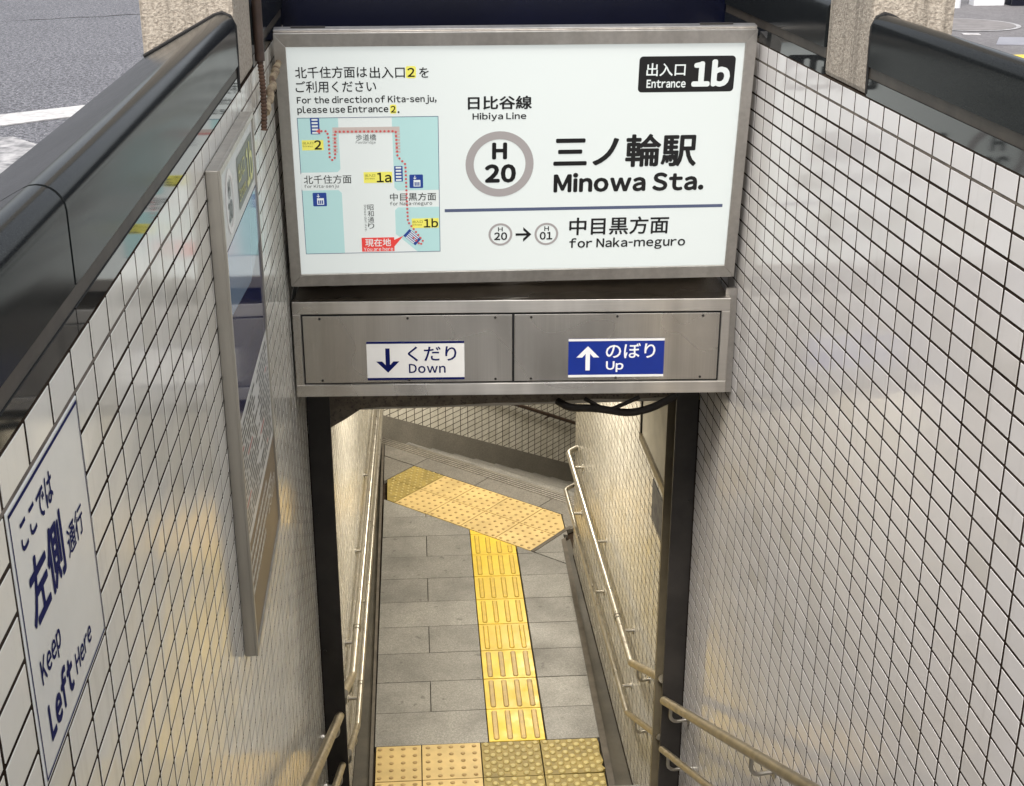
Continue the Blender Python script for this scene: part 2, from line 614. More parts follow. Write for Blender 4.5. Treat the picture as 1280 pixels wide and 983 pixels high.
def arrow(cx, cy, w, hgt, dirv, pl, h, mat, parent, th=0.17):
    """arrow with a chevron head in a w x hgt box; dirv: (0,1) down, (0,-1) up, (1,0) right"""
    L, Wd = (hgt, w) if dirv[0] == 0 else (w, hgt)
    k = th * L
    base = [(-L / 2, -k / 2), (L / 2 - k * 1.2, -k / 2), (L / 2 - k * 1.2, k / 2), (-L / 2, k / 2)]
    head = [(L / 2, 0), (L / 2 - Wd / 2 - 0.1 * k, -Wd / 2), (L / 2 - Wd / 2 - 0.1 * k, -Wd / 2 + k * 1.35), (L / 2 - k * 1.3, 0),
            (L / 2 - Wd / 2 - 0.1 * k, Wd / 2 - k * 1.35), (L / 2 - Wd / 2 - 0.1 * k, Wd / 2)]
    m = MB()
    for pts in (base, head[0:4], [head[0], head[3], head[4], head[5]]):
        P = [pl.at(cx + p[0] * dirv[0] - p[1] * dirv[1], cy + p[0] * dirv[1] + p[1] * dirv[0], h) for p in pts]
        m.add(P, [tuple(range(len(P)))])
    return m.build('arrow', mat, parent)


# ================================================================== SETTING
# street level: one sheet to the horizon with the stairwell left open
HX0, HX1, HY0, HY1 = -0.60, 1.31, -1.05, 5.05
g = MB()
B = 900
xs, ys = (-B, HX0, HX1, B), (-B, HY0, HY1, B)
for i in range(3):
    for j in range(3):
        if i == 1 and j == 1:
            continue
        g.add([(xs[i], ys[j], ZS), (xs[i + 1], ys[j], ZS), (xs[i + 1], ys[j + 1], ZS), (xs[i], ys[j + 1], ZS)], [(0, 1, 2, 3)])
road = tag(g.build('road', 'asphalt'), kind='structure')
pv = MB()
pv.box((1.33, -6, ZS - 0.05), (6.4, 30, ZS + 0.012))
tag(pv.build('pavement', 'pavement'), kind='structure')
# road paint on the left
for nm, pts, mt, lab in (
        ('road_marking', [(-2.6, 5.24), (-1.05, 6.34), (-1.0, 6.12), (-2.6, 4.86)], 'road_paint', 'solid white line painted on the asphalt beside the parapet'),
        ('road_marking', [(-2.3, 5.10), (-1.50, 5.40), (-1.15, 4.95), (-1.6, 3.9), (-2.6, 4.0)], 'road_paint_worn', 'worn white paint patch on the asphalt at the picture edge')):
    m = MB()
    m.prism([(x, y, ZS + 0.001) for x, y in pts], (0, 0, 0.004))
    tag(m.build(nm, mt), lab, 'road marking')
m = MB()
ck = [(-3.2 + 0.08 * q, 9.25 + 0.033 * q + random.uniform(-0.03, 0.03), ZS) for q in range(26)]
m.tube(ck, [random.uniform(0.0005, 0.006) for _ in ck], 5)
tag(m.build('asphalt_crack', 'asphalt_gap', road))

# ---------------- landing floor
PA, PD, P0 = Vector((0.749, -0.663)), Vector((0.663, 0.749)), Vector((-0.209, 10.24))   # along the lower flight's top edge / down the flight


def ad(a, d):
    p = P0 + PA * a + PD * d
    return (p.x, p.y)


base = MB()
fl = [(-0.60, 5.40), (1.35, 5.40), (1.35, 8.3)] + [ad(2.6, -0.02), ad(-0.35, -0.02)] + [(-0.60, 9.9)]
base.prism([(x, y, ZF - 0.034) for x, y in fl][::-1], (0, 0, -0.25))
floor = tag(base.build('landing_floor', 'grout'), kind='structure')
GX0, GY0, GA = 0.3755, 6.062, -0.0108            # paving grid


def gp(u, v):
    return (GX0 + u * math.cos(GA) - v * math.sin(GA), GY0 + u * math.sin(GA) + v * math.cos(GA))


def slab(poly, mat, parent, name='paver', th=0.03, gap=0.0022, dz=0.0):
    c = (sum(p[0] for p in poly) / len(poly), sum(p[1] for p in poly) / len(poly))
    q = []
    for p in poly:
        d = Vector((c[0] - p[0], c[1] - p[1]))
        q.append((p[0] + d.x / d.length * gap * 1.4, p[1] + d.y / d.length * gap * 1.4))
    m = MB()
    z = ZF + random.uniform(-0.0008, 0.0008) + dz
    m.prism([(x, y, z - th) for x, y in q], (0, 0, th))
    return m.build(name, mat, parent, bevel=0.0018)


NB = (PD.x, PD.y)
DBOT = PD.dot(P0) - 0.865                        # front edge of the diagonal warning blocks
for i in range(0, 11):
    v0, v1 = i * 0.3, (i + 1) * 0.3
    cells = [(-0.612, -0.305), (-0.305, 0.0)] if i % 2 == 1 else [(-0.612, 0.0)]
    cells += [(0.312, 0.612 + 0.006 * i)]
    for a, b in cells:
        poly = clip([gp(a, v0), gp(b, v0), gp(b, v1), gp(a, v1)], NB, DBOT - 0.004)
        if len(poly) > 2 and area2(poly) > 0.0006:
            slab(poly, 'paver_granite', floor)
        if a > 0.3 and i >= 6:
            poly = clip([gp(a, v0), gp(b, v0), gp(b, v1), gp(a, v1)], (-NB[0], -NB[1]), -DBOT - 0.002)
            poly = clip(poly, (-PA.x, -PA.y), -(PA.dot(P0) + 2.145)) if len(poly) > 2 else poly
            if len(poly) > 2 and area2(poly) > 0.002:
                slab(poly, 'paver_granite', floor)


def stud_tile(poly, mats, parent, studs, r0, r1, h, name='tactile_paver', barbox=None, th=0.03):
    """paver with raised studs (or bars); studs: list of 2-D centres"""
    m = MB()
    z = ZF + random.uniform(0.0, 0.001)
    c = Vector((sum(p[0] for p in poly) / len(poly), sum(p[1] for p in poly) / len(poly)))
    q = [tuple(Vector(p) + (c - Vector(p)).normalized() * 0.0042) for p in poly]
    m.prism([(x, y, z - th) for x, y in q], (0, 0, th))
    t = m.build(name, mats[0], parent, bevel=0.0015)
    s, gr = MB(), MB()
    n = 10
    for cx, cy in studs:
        gr.add([(cx + (r0 + 0.0022) * math.cos(2 * math.pi * k / n), cy + (r0 + 0.0022) * math.sin(2 * math.pi * k / n), z + 0.0004) for k in range(n)], [tuple(range(n))])
        rings = []
        for rr, hh in ((r0, 0), (r0 * 0.92, h * 0.55), (r1, h)):
            rings += [(cx + rr * math.cos(2 * math.pi * k / n), cy + rr * math.sin(2 * math.pi * k / n), z + hh) for k in range(n)]
        s.add(rings, [(i * n + k, i * n + (k + 1) % n, (i + 1) * n + (k + 1) % n, (i + 1) * n + k) for i in range(2) for k in range(n)]
              + [tuple(range(2 * n, 3 * n))])
    if barbox:
        for (p, q2, w) in barbox:
            p, q2 = Vector(p), Vector(q2)
            d = (q2 - p).normalized()
            e = Vector((-d.y, d.x))
            gr.add([tuple(v) + (z + 0.0004,) for v in [q2 + (d * math.sin(a) + e * math.cos(a)) * (w + 0.0022) for a in (math.pi * k / 6 for k in range(7))] + [p - (d * math.sin(a) + e * math.cos(a)) * (w + 0.0022) for a in (math.pi * k / 6 for k in range(7))]], [tuple(range(14))])
            out = []
            for rr, hh in ((w, 0), (w * 0.9, h * 0.6), (w * 0.66, h)):
                ringp = [q2 + (d * math.sin(a) + e * math.cos(a)) * rr for a in (math.pi * k / 6 for k in range(7))]
                ringp += [p - (d * math.sin(a) + e * math.cos(a)) * rr for a in (math.pi * k / 6 for k in range(7))]
                out.append([(v.x, v.y, z + hh) for v in ringp])
            k = len(out[0])
            s.add([v for rg in out for v in rg], [(i * k + j, i * k + (j + 1) % k, (i + 1) * k + (j + 1) % k, (i + 1) * k + j) for i in range(2) for j in range(k)] + [tuple(range(2 * k, 3 * k))])
    if gr.v:
        gr.build('grime', 'tactile_grime' if mats[0] != 'tactile_peach' else 'tactile_peach_stud', t)
    if s.v:
        s.build('studs' if not barbox else 'bars', mats[1], t, smooth=False)
    return t


# guiding bars
for i in range(0, 9):
    v0, v1 = i * 0.3, (i + 1) * 0.3
    poly = clip([gp(0, v0), gp(0.308, v0), gp(0.308, v1), gp(0, v1)], NB, DBOT - 0.004)
    if len(poly) < 3 or area2(poly) < 0.0008:
        continue
    bars = []
    for k in range(4):
        u = 0.044 + k * 0.0735
        a, b = gp(u, v0 + 0.030), gp(u, v1 - 0.030)
        lim = (DBOT - 0.03 - (NB[0] * a[0] + NB[1] * a[1])) / (NB[0] * (b[0] - a[0]) + NB[1] * (b[1] - a[1]))
        if lim < 0.15:
            continue
        lim = min(1, lim)
        bars.append((a, (a[0] + (b[0] - a[0]) * lim, a[1] + (b[1] - a[1]) * lim), 0.0135))
    stud_tile(poly, ('tactile_yellow', 'tactile_bar_worn' if i < 3 else 'tactile_bar'), floor, [], 0, 0, 0.005, 'guiding_paver', bars)
# warning blocks, near rows
cols = [(-0.603, -0.360, 0), (-0.360, -0.045, 0), (-0.045, 0.272, 1), (0.272, 0.585, 1)]
for r in range(2):
    v1, v0 = -0.3 * r, -0.3 * (r + 1)
    for a, b, kind in cols:
        poly = [gp(a, v0), gp(b, v0), gp(b, v1), gp(a, v1)]
        if a == 0.272 and r == 0:                # broken corner and edge
            poly = [gp(a, v0), gp(b - 0.03, v0 + 0.004), gp(b + 0.012, v0 + 0.03), gp(b - 0.004, v0 + 0.06), gp(b + 0.01, v0 + 0.1),
                    gp(b, v0 + 0.17), gp(b + 0.004, v1 - 0.05), gp(b, v1), gp(a, v1)]
        st = []
        if kind == 0:
            for i in range(5):
                for j in range(5):
                    u = b - 0.036 - i * 0.0615
                    if u > a + 0.02:
                        st.append(gp(u, v0 + 0.03 + j * 0.060))
        else:
            q = 0.0
            for j in range(9):
                for i in range(5):
                    u = a + 0.028 + i * 0.066 + (0.033 if j % 2 else 0)
                    if u < b - 0.014:
                        st.append(gp(u, v0 + 0.024 + j * 0.0318))
        if kind == 0:
            stud_tile(poly, ('tactile_peach', 'tactile_peach_stud'), floor, st, 0.0115, 0.006, 0.005, 'warning_paver')
        else:
            stud_tile(poly, ('tactile_ochre', 'tactile_ochre_stud'), floor, st, 0.0165, 0.009, 0.0055, 'warning_paver')
# warning blocks, diagonal band before the lower flight
for r in range(2):
    d1, d0 = -0.285 - 0.29 * r, -0.285 - 0.29 * (r + 1)
    edges = [0.57, 0.875, 1.185, 1.495, 1.805, 2.115]
    for k in range(5):
        a0, a1 = edges[k], edges[k + 1]
        poly = [ad(a0, d0), ad(a1, d0), ad(a1, d1), ad(a0, d1)]
        poly = clip(poly, (-1, 0), 0.180)
        poly = clip(poly, (1, 0), 1.075)
        if len(poly) < 3 or area2(poly) < 0.004:
            continue
        st = []
        yel = k == 0 or (k == 1 and r == 1 and False)
        nn = 5
        for i in range(nn):
            for j in range(nn):
                p = ad(a0 + 0.034 + i * 0.0605, d0 + 0.026 + j * 0.0595)
                if -0.16 < p[0] < 1.055:
                    st.append(p)
        if yel:
            st = [ad(a0 + 0.025 + i * 0.052 + (0.026 if j % 2 else 0), d0 + 0.025 + j * 0.036) for i in range(6) for j in range(8)]
            st = [p for p in st if p[0] > -0.16 and (Vector(p) - P0).dot(PA) < a1 - 0.012]
        mt = ('tactile_peach', 'tactile_peach_stud') if not yel else ('tactile_ochre', 'tactile_ochre_stud')
        stud_tile(poly, mt, floor, st, 0.0105, 0.006, 0.005, 'warning_paver')
# dark slabs between the warning band and the first step, and beside the band
for a0, a1 in ((-0.02, 0.565), (0.565, 1.165), (1.165, 1.765), (1.765, 2.2)):
    poly = clip([ad(a0, -0.281), ad(a1, -0.281), ad(a1, -0.012), ad(a0, -0.012)], (-1, 0), 0.205)
    poly = clip(poly, (1, 0), 1.30)
    if len(poly) > 2:
        slab(poly, 'paver_dark', floor)
for a0, a1 in ((-0.3, 0.566),):
    poly = clip([ad(a0, -0.9), ad(a1, -0.9), ad(a1, -0.285), ad(a0, -0.285)], (-1, 0), 0.205)
    if len(poly) > 2:
        slab(poly, 'paver_dark', floor)
slab([(1.078, 8.46), (1.16, 8.52), (1.16, 8.95), (1.078, 8.70)], 'paver_dark', floor)
slab([(1.0, 8.43), (1.085, 8.40), (1.085, 8.47), (1.04, 8.44)], 'paver_dark', floor)
k = MB()
k.prism([ad(2.118, -0.868) + (ZF - 0.05,), ad(2.144, -0.868) + (ZF - 0.05,), ad(2.144, -0.40) + (ZF - 0.05,), ad(2.118, -0.40) + (ZF - 0.05,)], (0, 0, 0.053))
k.build('kerb', 'kerb_stone', floor)
# kerbs and gutters along both sides of the landing
k = MB()
k.prism([(-0.262, 5.42, ZF - 0.05), (-0.245, 5.42, ZF - 0.05), (-0.205, 10.2, ZF - 0.05), (-0.222, 10.2, ZF - 0.05)], (0, 0, 0.054))
k.build('kerb', 'kerb_stone', floor)
k = MB()
k.prism([(0.955, 5.42, ZF - 0.05), (0.992, 5.42, ZF - 0.05), (1.062, 8.36, ZF - 0.05), (1.030, 8.33, ZF - 0.05)], (0, 0, 0.054))
k.build('kerb', 'kerb_stone', floor)
k = MB()
k.prism([(-0.50, 5.42, ZF - 0.05), (-0.263, 5.42, ZF - 0.05), (-0.223, 10.2, ZF - 0.05), (-0.30, 10.2, ZF - 0.05)], (0, 0, 0.020))
k.build('gutter', 'gutter_dark', floor)
k = MB()
k.prism([(0.993, 5.42, ZF - 0.05), (1.10, 5.42, ZF - 0.05), (1.10, 8.40, ZF - 0.05), (1.063, 8.36, ZF - 0.05)], (0, 0, 0.020))
k.build('gutter', 'gutter_dark', floor)

# ---------------- staircase down from the street (under the camera)
stair = thing('staircase', 'grey granite staircase from the street down to the landing', 'staircase', (0.35, 5.4, ZF))
NST, RUN = 21, 0.30
RISE = (ZS - ZF) / NST
for i in range(NST):
    m = MB()
    y1 = 5.44 - i * RUN
    m.box((XL + 0.002, y1 - RUN - 0.02, ZF - 0.2 + i * RISE - (0.1 if i else 0.0)), (XR - 0.002, y1, ZF + (i + 1) * RISE))
    st = m.build('step', 'paver_granite', stair, bevel=0.006)
    m = MB()
    for q in range(3):
        m.box((XL + 0.05, y1 - 0.03 - q * 0.018, ZF + (i + 1) * RISE), (XR - 0.05, y1 - 0.04 - q * 0.018, ZF + (i + 1) * RISE + 0.003))
    m.build('grip_strip', 'gutter_dark', st)

# ---------------- lower flight beyond the landing
low = thing('lower_staircase', 'diagonal grey staircase going down beyond the warning blocks', 'staircase', (0.5, 9.6, ZF))
LR, LRUN = 0.158, 0.30
for i in range(14):
    d0, d1 = -0.01 + i * LRUN, -0.01 + (i + 1) * LRUN + 0.02
    z = ZF - i * LR
    m = MB()
    top = z - (LR if i else 0.0)
    q = [ad(-0.02, d0), ad(2.55, d0), ad(2.55, d1), ad(-0.02, d1)]
    zt = ZF - (i + 1) * LR
    m.prism([(x, y, zt - 0.16) for x, y in q], (0, 0, 0.16))
    st = m.build('step', 'paver_granite', low, bevel=0.004)
    m = MB()
    for e in (0.035, 0.062, 0.089, 0.116):
        qq = [ad(0.03, d1 - 0.02 - e), ad(2.5, d1 - 0.02 - e), ad(2.5, d1 - 0.02 - e + 0.014), ad(0.03, d1 - 0.02 - e + 0.014)]
        m.prism([(x, y, zt) for x, y in qq], (0, 0, 0.004))
    m.build('grip_strip', 'alu_frame', st)
m = MB()
for e in (0.020, 0.047, 0.074, 0.101):
    qq = [ad(0.03, -0.012 - e), ad(2.1, -0.012 - e), ad(2.1, -0.012 - e + 0.012), ad(0.03, -0.012 - e + 0.012)]
    m.prism([(x, y, ZF + 0.0005) for x, y in qq], (0, 0, 0.0045))
m.build('grip_strip', 'alu_frame', low)


# ---------------- tiled walls
def tile_variant(k, w, h, tilt):
    """bevelled tile, front at local z=0 looking along +z, x along the wall, y up"""
    rnd = random.Random(100 + k)
    b, d = 0.0004, 0.004
    tz = [rnd.uniform(-tilt, tilt) for _ in range(4)]
    w2, h2 = w / 2, h / 2
    o = [(-w2, -h2), (w2, -h2), (w2, h2), (-w2, h2)]
    i_ = [(-w2 + b, -h2 + b), (w2 - b, -h2 + b), (w2 - b, h2 - b), (-w2 + b, h2 - b)]
    v = [(x, y, -d) for x, y in o] + [(x, y, -b + tz[n]) for n, (x, y) in enumerate(o)] + [(x, y, tz[n]) for n, (x, y) in enumerate(i_)]
    f = [(8, 9, 10, 11)]
    for n in range(4):
        m2 = (n + 1) % 4
        f += [(n, m2, 4 + m2, 4 + n), (4 + n, 4 + m2, 8 + m2, 8 + n)]
    tint = 0.0 if k < 6 else (k - 6) / 17.0 * 0.5 if k < 23 else 0.85
    return v, f, tint


TILES_SEEN = 300


def tiled_wall(name, label, O, udir, ndir, u_edges, v_edges, skip, mat, slab_pts, thick=0.16, recess=0.0008, visible=None, mortar=False):
    """O: point on the face at u=0, v=0; u along udir, v up; edges: joints"""
    O, udir, ndir = Vector(O), Vector(udir).normalized(), Vector(ndir).normalized()
    zz = Vector((0, 0, 1))
    flip = udir.cross(zz).dot(ndir) < 0            # keep x * y = normal
    R = Matrix(((udir if not flip else -udir), zz, ndir)).transposed()
    sl = MB()
    sl.prism([O + udir * a + zz * b - ndir * recess for a, b in slab_pts], -ndir * thick)
    wall = sl.build(name, 'grout')
    tag(wall, label, 'wall')
    if mortar:
        mo = MB()
        ua, ub = slab_pts[0][0] + 0.02, slab_pts[1][0] - 0.02
        mo.prism([O + udir * a + zz * b - ndir * (recess - 0.00012) for a, b in ((ua, v_edges[1] - 0.0026), (ub, v_edges[1] - 0.0026), (ub, v_edges[1] + 0.0026), (ua, v_edges[1] + 0.0026))], -ndir * 0.004)
        mo.build('mortar_joint', 'grout_patch', wall)
    gu, gv = 0.0086, 0.0066
    cells = []
    for i in range(len(u_edges) - 1):
        for j in range(len(v_edges) - 1):
            u0, u1, v0, v1 = u_edges[i], u_edges[i + 1], v_edges[j], v_edges[j + 1]
            if skip((u0 + u1) / 2, (v0 + v1) / 2):
                continue
            c = O + udir * (u0 + u1) / 2 + zz * (v0 + v1) / 2
            pr = [project(O + udir * a + zz * b) for a, b in ((u0, v0), (u1, v0), (u1, v1), (u0, v1))]
            sz = 0
            pc = project(c)
            if pc and all(pr) and -10 < pc[0] < W_PX + 10 and -10 < pc[1] < H_PX + 10 and (visible is None or visible(pc[0], pc[1])):
                sz = area2(pr)
            cells.append((sz, c, abs(u1 - u0) - gu, abs(v1 - v0) - gv, j))
    cells.sort(key=lambda q: -q[0])
    variants = {}
    rest = MB()
    for n, (sz, c, w, h, j) in enumerate(cells):
        k = random.randrange(24)
        if random.random() < 0.3 or (j == 0 and random.random() < 0.8):
            k = random.randrange(6)
        if n < TILES_SEEN and sz > 20:
            key = (k, round(w, 4), round(h, 4))
            if key not in variants:
                v, f, tint = tile_variant(*key, recess * 0.32)
                me = bpy.data.meshes.new('tile')
                me.from_pydata(v, [], f)
                me.materials.append(MATS[mat])
                a = me.attributes.new('tint', 'FLOAT', 'FACE')
                a.data.foreach_set('value', [tint] * len(f))
                variants[key] = me
            o = bpy.data.objects.new('tile', variants[key])
            COL.objects.link(o)
            o.parent = wall
            o.matrix_world = Matrix.Translation(c) @ R.to_4x4()
        else:
            v, f, tint = tile_variant(k, w, h, recess * 0.32)
            rest.add([c + R @ Vector(p) for p in v], f, tint)
    if rest.f:
        o = rest.build('tiles', mat, wall, tint=True)
        o['kind'] = 'stuff'
    return wall


def edges(start, step, lo, hi):
    i0 = math.ceil((lo - start) / step - 1e-6)
    out = []
    while start + i0 * step <= hi + 1e-6:
        out.append(start + i0 * step)
        i0 += 1
    return out


ZR0, ZL0 = -0.006, 0.006
rows = 76
# right wall, stairway side
uR = edges(39.4934 * U, U, -0.9, YP - 0.02) + [YP - 0.004]
vR = [ZR0 - r * V for r in range(rows)]


def stairz(y):
    return ZF + max(0.0, (5.44 - y) / RUN * RISE)


def below(y, z):
    return z < stairz(y) - 0.06


def in_portal(x, y):
    return y > 505 and 425 < x < 835


tiled_wall('tiled_wall', 'pinkish white glazed tile wall on the right of the stairway, facing the map board', (XR, 0, 0), (0, 1, 0), (-1, 0, 0),
           uR, vR, below, 'tile_right', [(-0.95, ZF - 0.2), (YP - 0.003, ZF - 0.2), (YP - 0.003, ZR0), (-0.95, ZR0)],
           visible=lambda x, y: x > 862, mortar=True)
# left wall with the keep-left plate let in
uL = edges(14.3304 * U, U, -0.9, YP - 0.02) + [YP - 0.004]
vL = [ZL0 - r * V for r in range(rows)]
KY0, KY1, KZ1, KZ0 = (14.3304 - 3) * U, 14.3304 * U, ZL0 - V, ZL0 - 7 * V


def skipL(y, z):
    return below(y, z) or (KY0 < y < KY1 and KZ0 < z < KZ1)


tiled_wall('tiled_wall', 'cream glazed tile wall on the left of the stairway holding the keep left plate', (XL, 0, 0), (0, 1, 0), (1, 0, 0),
           uL, vL, skipL, 'tile_left', [(-0.95, ZF - 0.2), (YP - 0.003, ZF - 0.2), (YP - 0.003, ZL0), (-0.95, ZL0)],
           visible=lambda x, y: x < 405, mortar=True)
# walls of the landing
YE = 8.14
CEIL = -1.50
uP = [YP + 0.10] + edges(39.4934 * U, U, YP + 0.14, YE - 0.02) + [YE]
vP = [z for z in vR if z < CEIL + 0.1]
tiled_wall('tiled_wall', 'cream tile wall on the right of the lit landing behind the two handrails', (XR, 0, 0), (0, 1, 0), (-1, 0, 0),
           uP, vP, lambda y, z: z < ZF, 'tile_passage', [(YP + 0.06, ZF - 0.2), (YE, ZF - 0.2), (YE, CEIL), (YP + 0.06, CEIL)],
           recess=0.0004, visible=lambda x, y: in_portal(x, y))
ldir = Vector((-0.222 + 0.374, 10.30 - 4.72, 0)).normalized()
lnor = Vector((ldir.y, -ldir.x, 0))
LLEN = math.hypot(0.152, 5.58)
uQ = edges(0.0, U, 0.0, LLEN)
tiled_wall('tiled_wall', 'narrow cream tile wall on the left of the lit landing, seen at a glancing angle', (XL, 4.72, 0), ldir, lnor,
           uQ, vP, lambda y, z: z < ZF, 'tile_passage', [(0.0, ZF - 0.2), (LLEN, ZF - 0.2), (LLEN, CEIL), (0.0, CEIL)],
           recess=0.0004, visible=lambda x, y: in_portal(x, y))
# diagonal wall beside the lower flight
DD = Vector((PD.x, PD.y, 0))
DN = Vector((PA.x, PA.y, 0))
D3 = Vector((P0.x, P0.y, 0)) + DN * -0.02
LS = LR / LRUN
uD = edges(0.0, U, 0.0, 4.4)
vD = [ZF + 1.2 - r * V for r in range(72)]


def skipD(u, v):
    return v < ZF + 0.19 - u * LS - 0.03 or v > ZF + 1.25


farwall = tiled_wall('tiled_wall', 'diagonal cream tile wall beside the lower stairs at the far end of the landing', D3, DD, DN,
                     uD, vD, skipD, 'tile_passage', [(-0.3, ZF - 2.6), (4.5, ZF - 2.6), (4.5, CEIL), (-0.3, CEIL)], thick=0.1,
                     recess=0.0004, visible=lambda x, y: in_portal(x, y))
m = MB()
m.prism([D3 + DD * a + Vector((0, 0, b)) + DN * 0.002 for a, b in ((-0.02, ZF - 0.05), (4.4, ZF - 0.05 - 4.4 * LS), (4.4, ZF + 0.20 - 4.4 * LS), (-0.02, ZF + 0.20))], DN * 0.016)
m.build('skirting', 'skirt_granite', farwall)
# the flight's other side, end wall, and the ceiling of the passage
m = MB()
c0 = Vector((XR, YE, 0))
m.prism([c0 + DD * a + Vector((0, 0, b)) for a, b in ((0.02, ZF - 3), (4.5, ZF - 3), (4.5, CEIL), (0.02, CEIL))], DN * 0.16)
tag(m.build('passage_side_wall', 'tile_passage'), 'plain wall on the hidden side of the lower stairs', 'wall')
m = MB()
e0 = D3 + DD * 4.3
m.prism([e0 + DN * a + Vector((0, 0, b)) for a, b in ((-0.1, ZF - 3), (3.0, ZF - 3), (3.0, CEIL), (-0.1, CEIL))], DD * 0.1)
tag(m.build('passage_end_wall', 'tile_passage'), 'plain wall closing the foot of the lower stairs', 'wall')
m = MB()
m.box((-0.9, YP + 0.30, CEIL), (5.2, 14.5, CEIL + 0.25))
tag(m.build('ceiling', 'ceiling_paint'), kind='structure')
# ground body behind the tiled walls above the passage (retaining end below the sign)
m = MB()
m.box((-0.62, 4.62, -0.74), (1.33, 5.06, -0.05))
tag(m.build('end_wall', 'concrete_dirty'), 'dark end wall of the stairwell behind the illuminated sign', 'wall')


# ================================================================== PARAPETS AND PILLARS
def parapet(side, label, cuts, y_end):
    """coping section, mirrored by side (-1 left, +1 right)"""
    X = XL if side < 0 else XR
    zt = ZL0 if side < 0 else ZR0
    root = thing('stone_parapet', label, 'parapet', (X + side * 0.1, 2.0, ZS))
    f = side

    def sect(pts, y0, y1, name, mat, smooth=False, bevel=0.0):
        m = MB()
        m.prism([(X + f * a, y0, b) for a, b in pts], (0, y1 - y0, 0))
        return m.build(name, mat, root, smooth=smooth, bevel=bevel)
    # core down to the street
    sect([(0.012, zt + 0.002), (0.200, zt + 0.002), (0.200, ZS - 0.1), (0.162, ZS - 0.1), (0.162, zt - 0.02), (0.012, zt - 0.003)], cuts[0], y_end, 'core', 'granite_honed')
    nose = []
    cx, cz, r = 0.028, 0.150, 0.030
    for k in range(9):
        a = math.radians(180 - 118 * k / 8)
        nose.append((cx + r * math.cos(a), cz + r * math.sin(a)))
    body = [(0.014, 0.063)] + [(-0.002, 0.063), (-0.002, 0.11)] + nose + [(0.214, 0.082), (0.214, 0.04), (0.014, 0.04)]
    for y0, y1 in zip(cuts[:-1], cuts[1:]):
        s_ = sect(body, y0 + 0.004, y1 - 0.004, 'coping_stone', 'granite_honed', smooth=True)
        sect([(0.001, zt + 0.001), (0.001, 0.036), (0.012, 0.036), (0.012, zt + 0.001)], y0 + 0.002, y1 - 0.002, 'base_stone', 'granite_polished')
    sect([(0.0035, 0.0365), (0.0035, 0.0625), (0.013, 0.0625), (0.013, 0.0365)], cuts[0], y_end, 'joint_strip', 'bronze_strip')
    for y in cuts[1:-1]:
        sect([(p[0] + 0.004, p[1] - 0.003) for p in body[1:-2]] + [(0.05, 0.05)], y - 0.0045, y + 0.0045, 'sealant_joint', 'sealant')
    return root


YPL0, YPL1 = 3.27, 3.62
YPR0, YPR1 = 3.14, 3.47
parapet(-1, 'black granite parapet with rounded coping along the road side', [-1.0, 0.30, 1.51, YPL0 - 0.004], YPL0 - 0.004)
parapet(1, 'black granite parapet with rounded coping along the footway side', [-1.0, 0.90, 2.0, YPR0 - 0.004], YPR0 - 0.004)
parapet(-1, 'short black parapet between the road side pillar and the illuminated sign', [YPL1 + 0.004, 4.60], 4.60)
parapet(1, 'short black parapet between the footway side pillar and the illuminated sign', [YPR1 + 0.004, 4.60], 4.60)


def pillar(label, x0, x1, y0, y1, z0):
    m = MB()
    m.box((x0, y0, z0), (x1, y1, 2.2))
    o = m.build('concrete_pillar', 'roughcast', bevel=0.012)
    tag(o, label, 'pillar', 'roughcast pillars beside the stairwell')
    return o


pl_ = pillar('roughcast concrete pillar on the road side with a rusty pipe beside it', -0.590, XL - 0.001, YPL0, YPL1, ZL0 + 0.002)
pr_ = pillar('weathered roughcast concrete pillar on the footway side', XR + 0.001, 1.285, YPR0, YPR1, ZR0 + 0.002)
for par, X, f, y in ((pl_, XL, -1, YPL0), (pr_, XR, 1, YPR0)):
    m = MB()
    path = [(X + f * a, y - 0.004, b) for a, b in ((0.002, 0.0), (0.0, 0.10), (0.0, 0.152), (0.010, 0.174), (0.028, 0.182), (0.045, 0.177), (0.214, 0.086))]
    m.tube(path, 0.0042, 8)
    m.build('sealant', 'sealant', par, smooth=True)
    zz = 0.0
m = MB()
m.box((XL - 0.2, 4.61, -0.045), (XR + 0.2, 4.75, 0.42))
tag(m.build('navy_back_panel', 'navy_panel', bevel=0.004), 'dark navy panel standing behind the top of the illuminated sign', 'panel')

# ================================================================== PORTAL
for x0, x1, lab in ((XL + 0.003, XL + 0.085, 'dark brown steel post on the left of the opening under the steel box'),
                    (XR - 0.086, XR - 0.003, 'dark brown steel post on the right of the opening under the steel box')):
    r = thing('portal_post', lab, 'post', ((x0 + x1) / 2, YP, ZF), 'posts of the stairway opening')
    zb = stairz(YP) - 0.01
    m = MB()
    m.box((x0, YP, zb), (x1, YP + 0.012, -0.74))
    m.build('front_flange', 'dark_steel', r)
    m = MB()
    xm = (x0 + 0.02) if x0 < 0 else (x1 - 0.03)
    m.box((xm, YP + 0.012, zb), (xm + 0.01, YP + (0.165 if x0 > 0 else 0.085), -0.74))
    m.build('web', 'dark_steel', r)
    m = MB()
    if x0 < 0:
        m.box((x0, YP + 0.085, zb), (x1 - 0.014, YP + 0.095, -0.74))
    else:
        m.box((x0 + 0.001, YP + 0.165, zb), (x1, YP + 0.175, -0.74))
    m.build('back_flange', 'cream_paint' if x0 > 0 else 'dark_steel', r)
    for z in (-1.8, -2.4, -3.0):
        m = MB()
        xx = x1 - 0.014 if x0 > 0 else x0 + 0.014
        m.tube([(xx, YP - 0.006, z), (xx, YP + 0.001, z)], 0.006, 6)
        m.build('bolt', 'dark_steel', r)
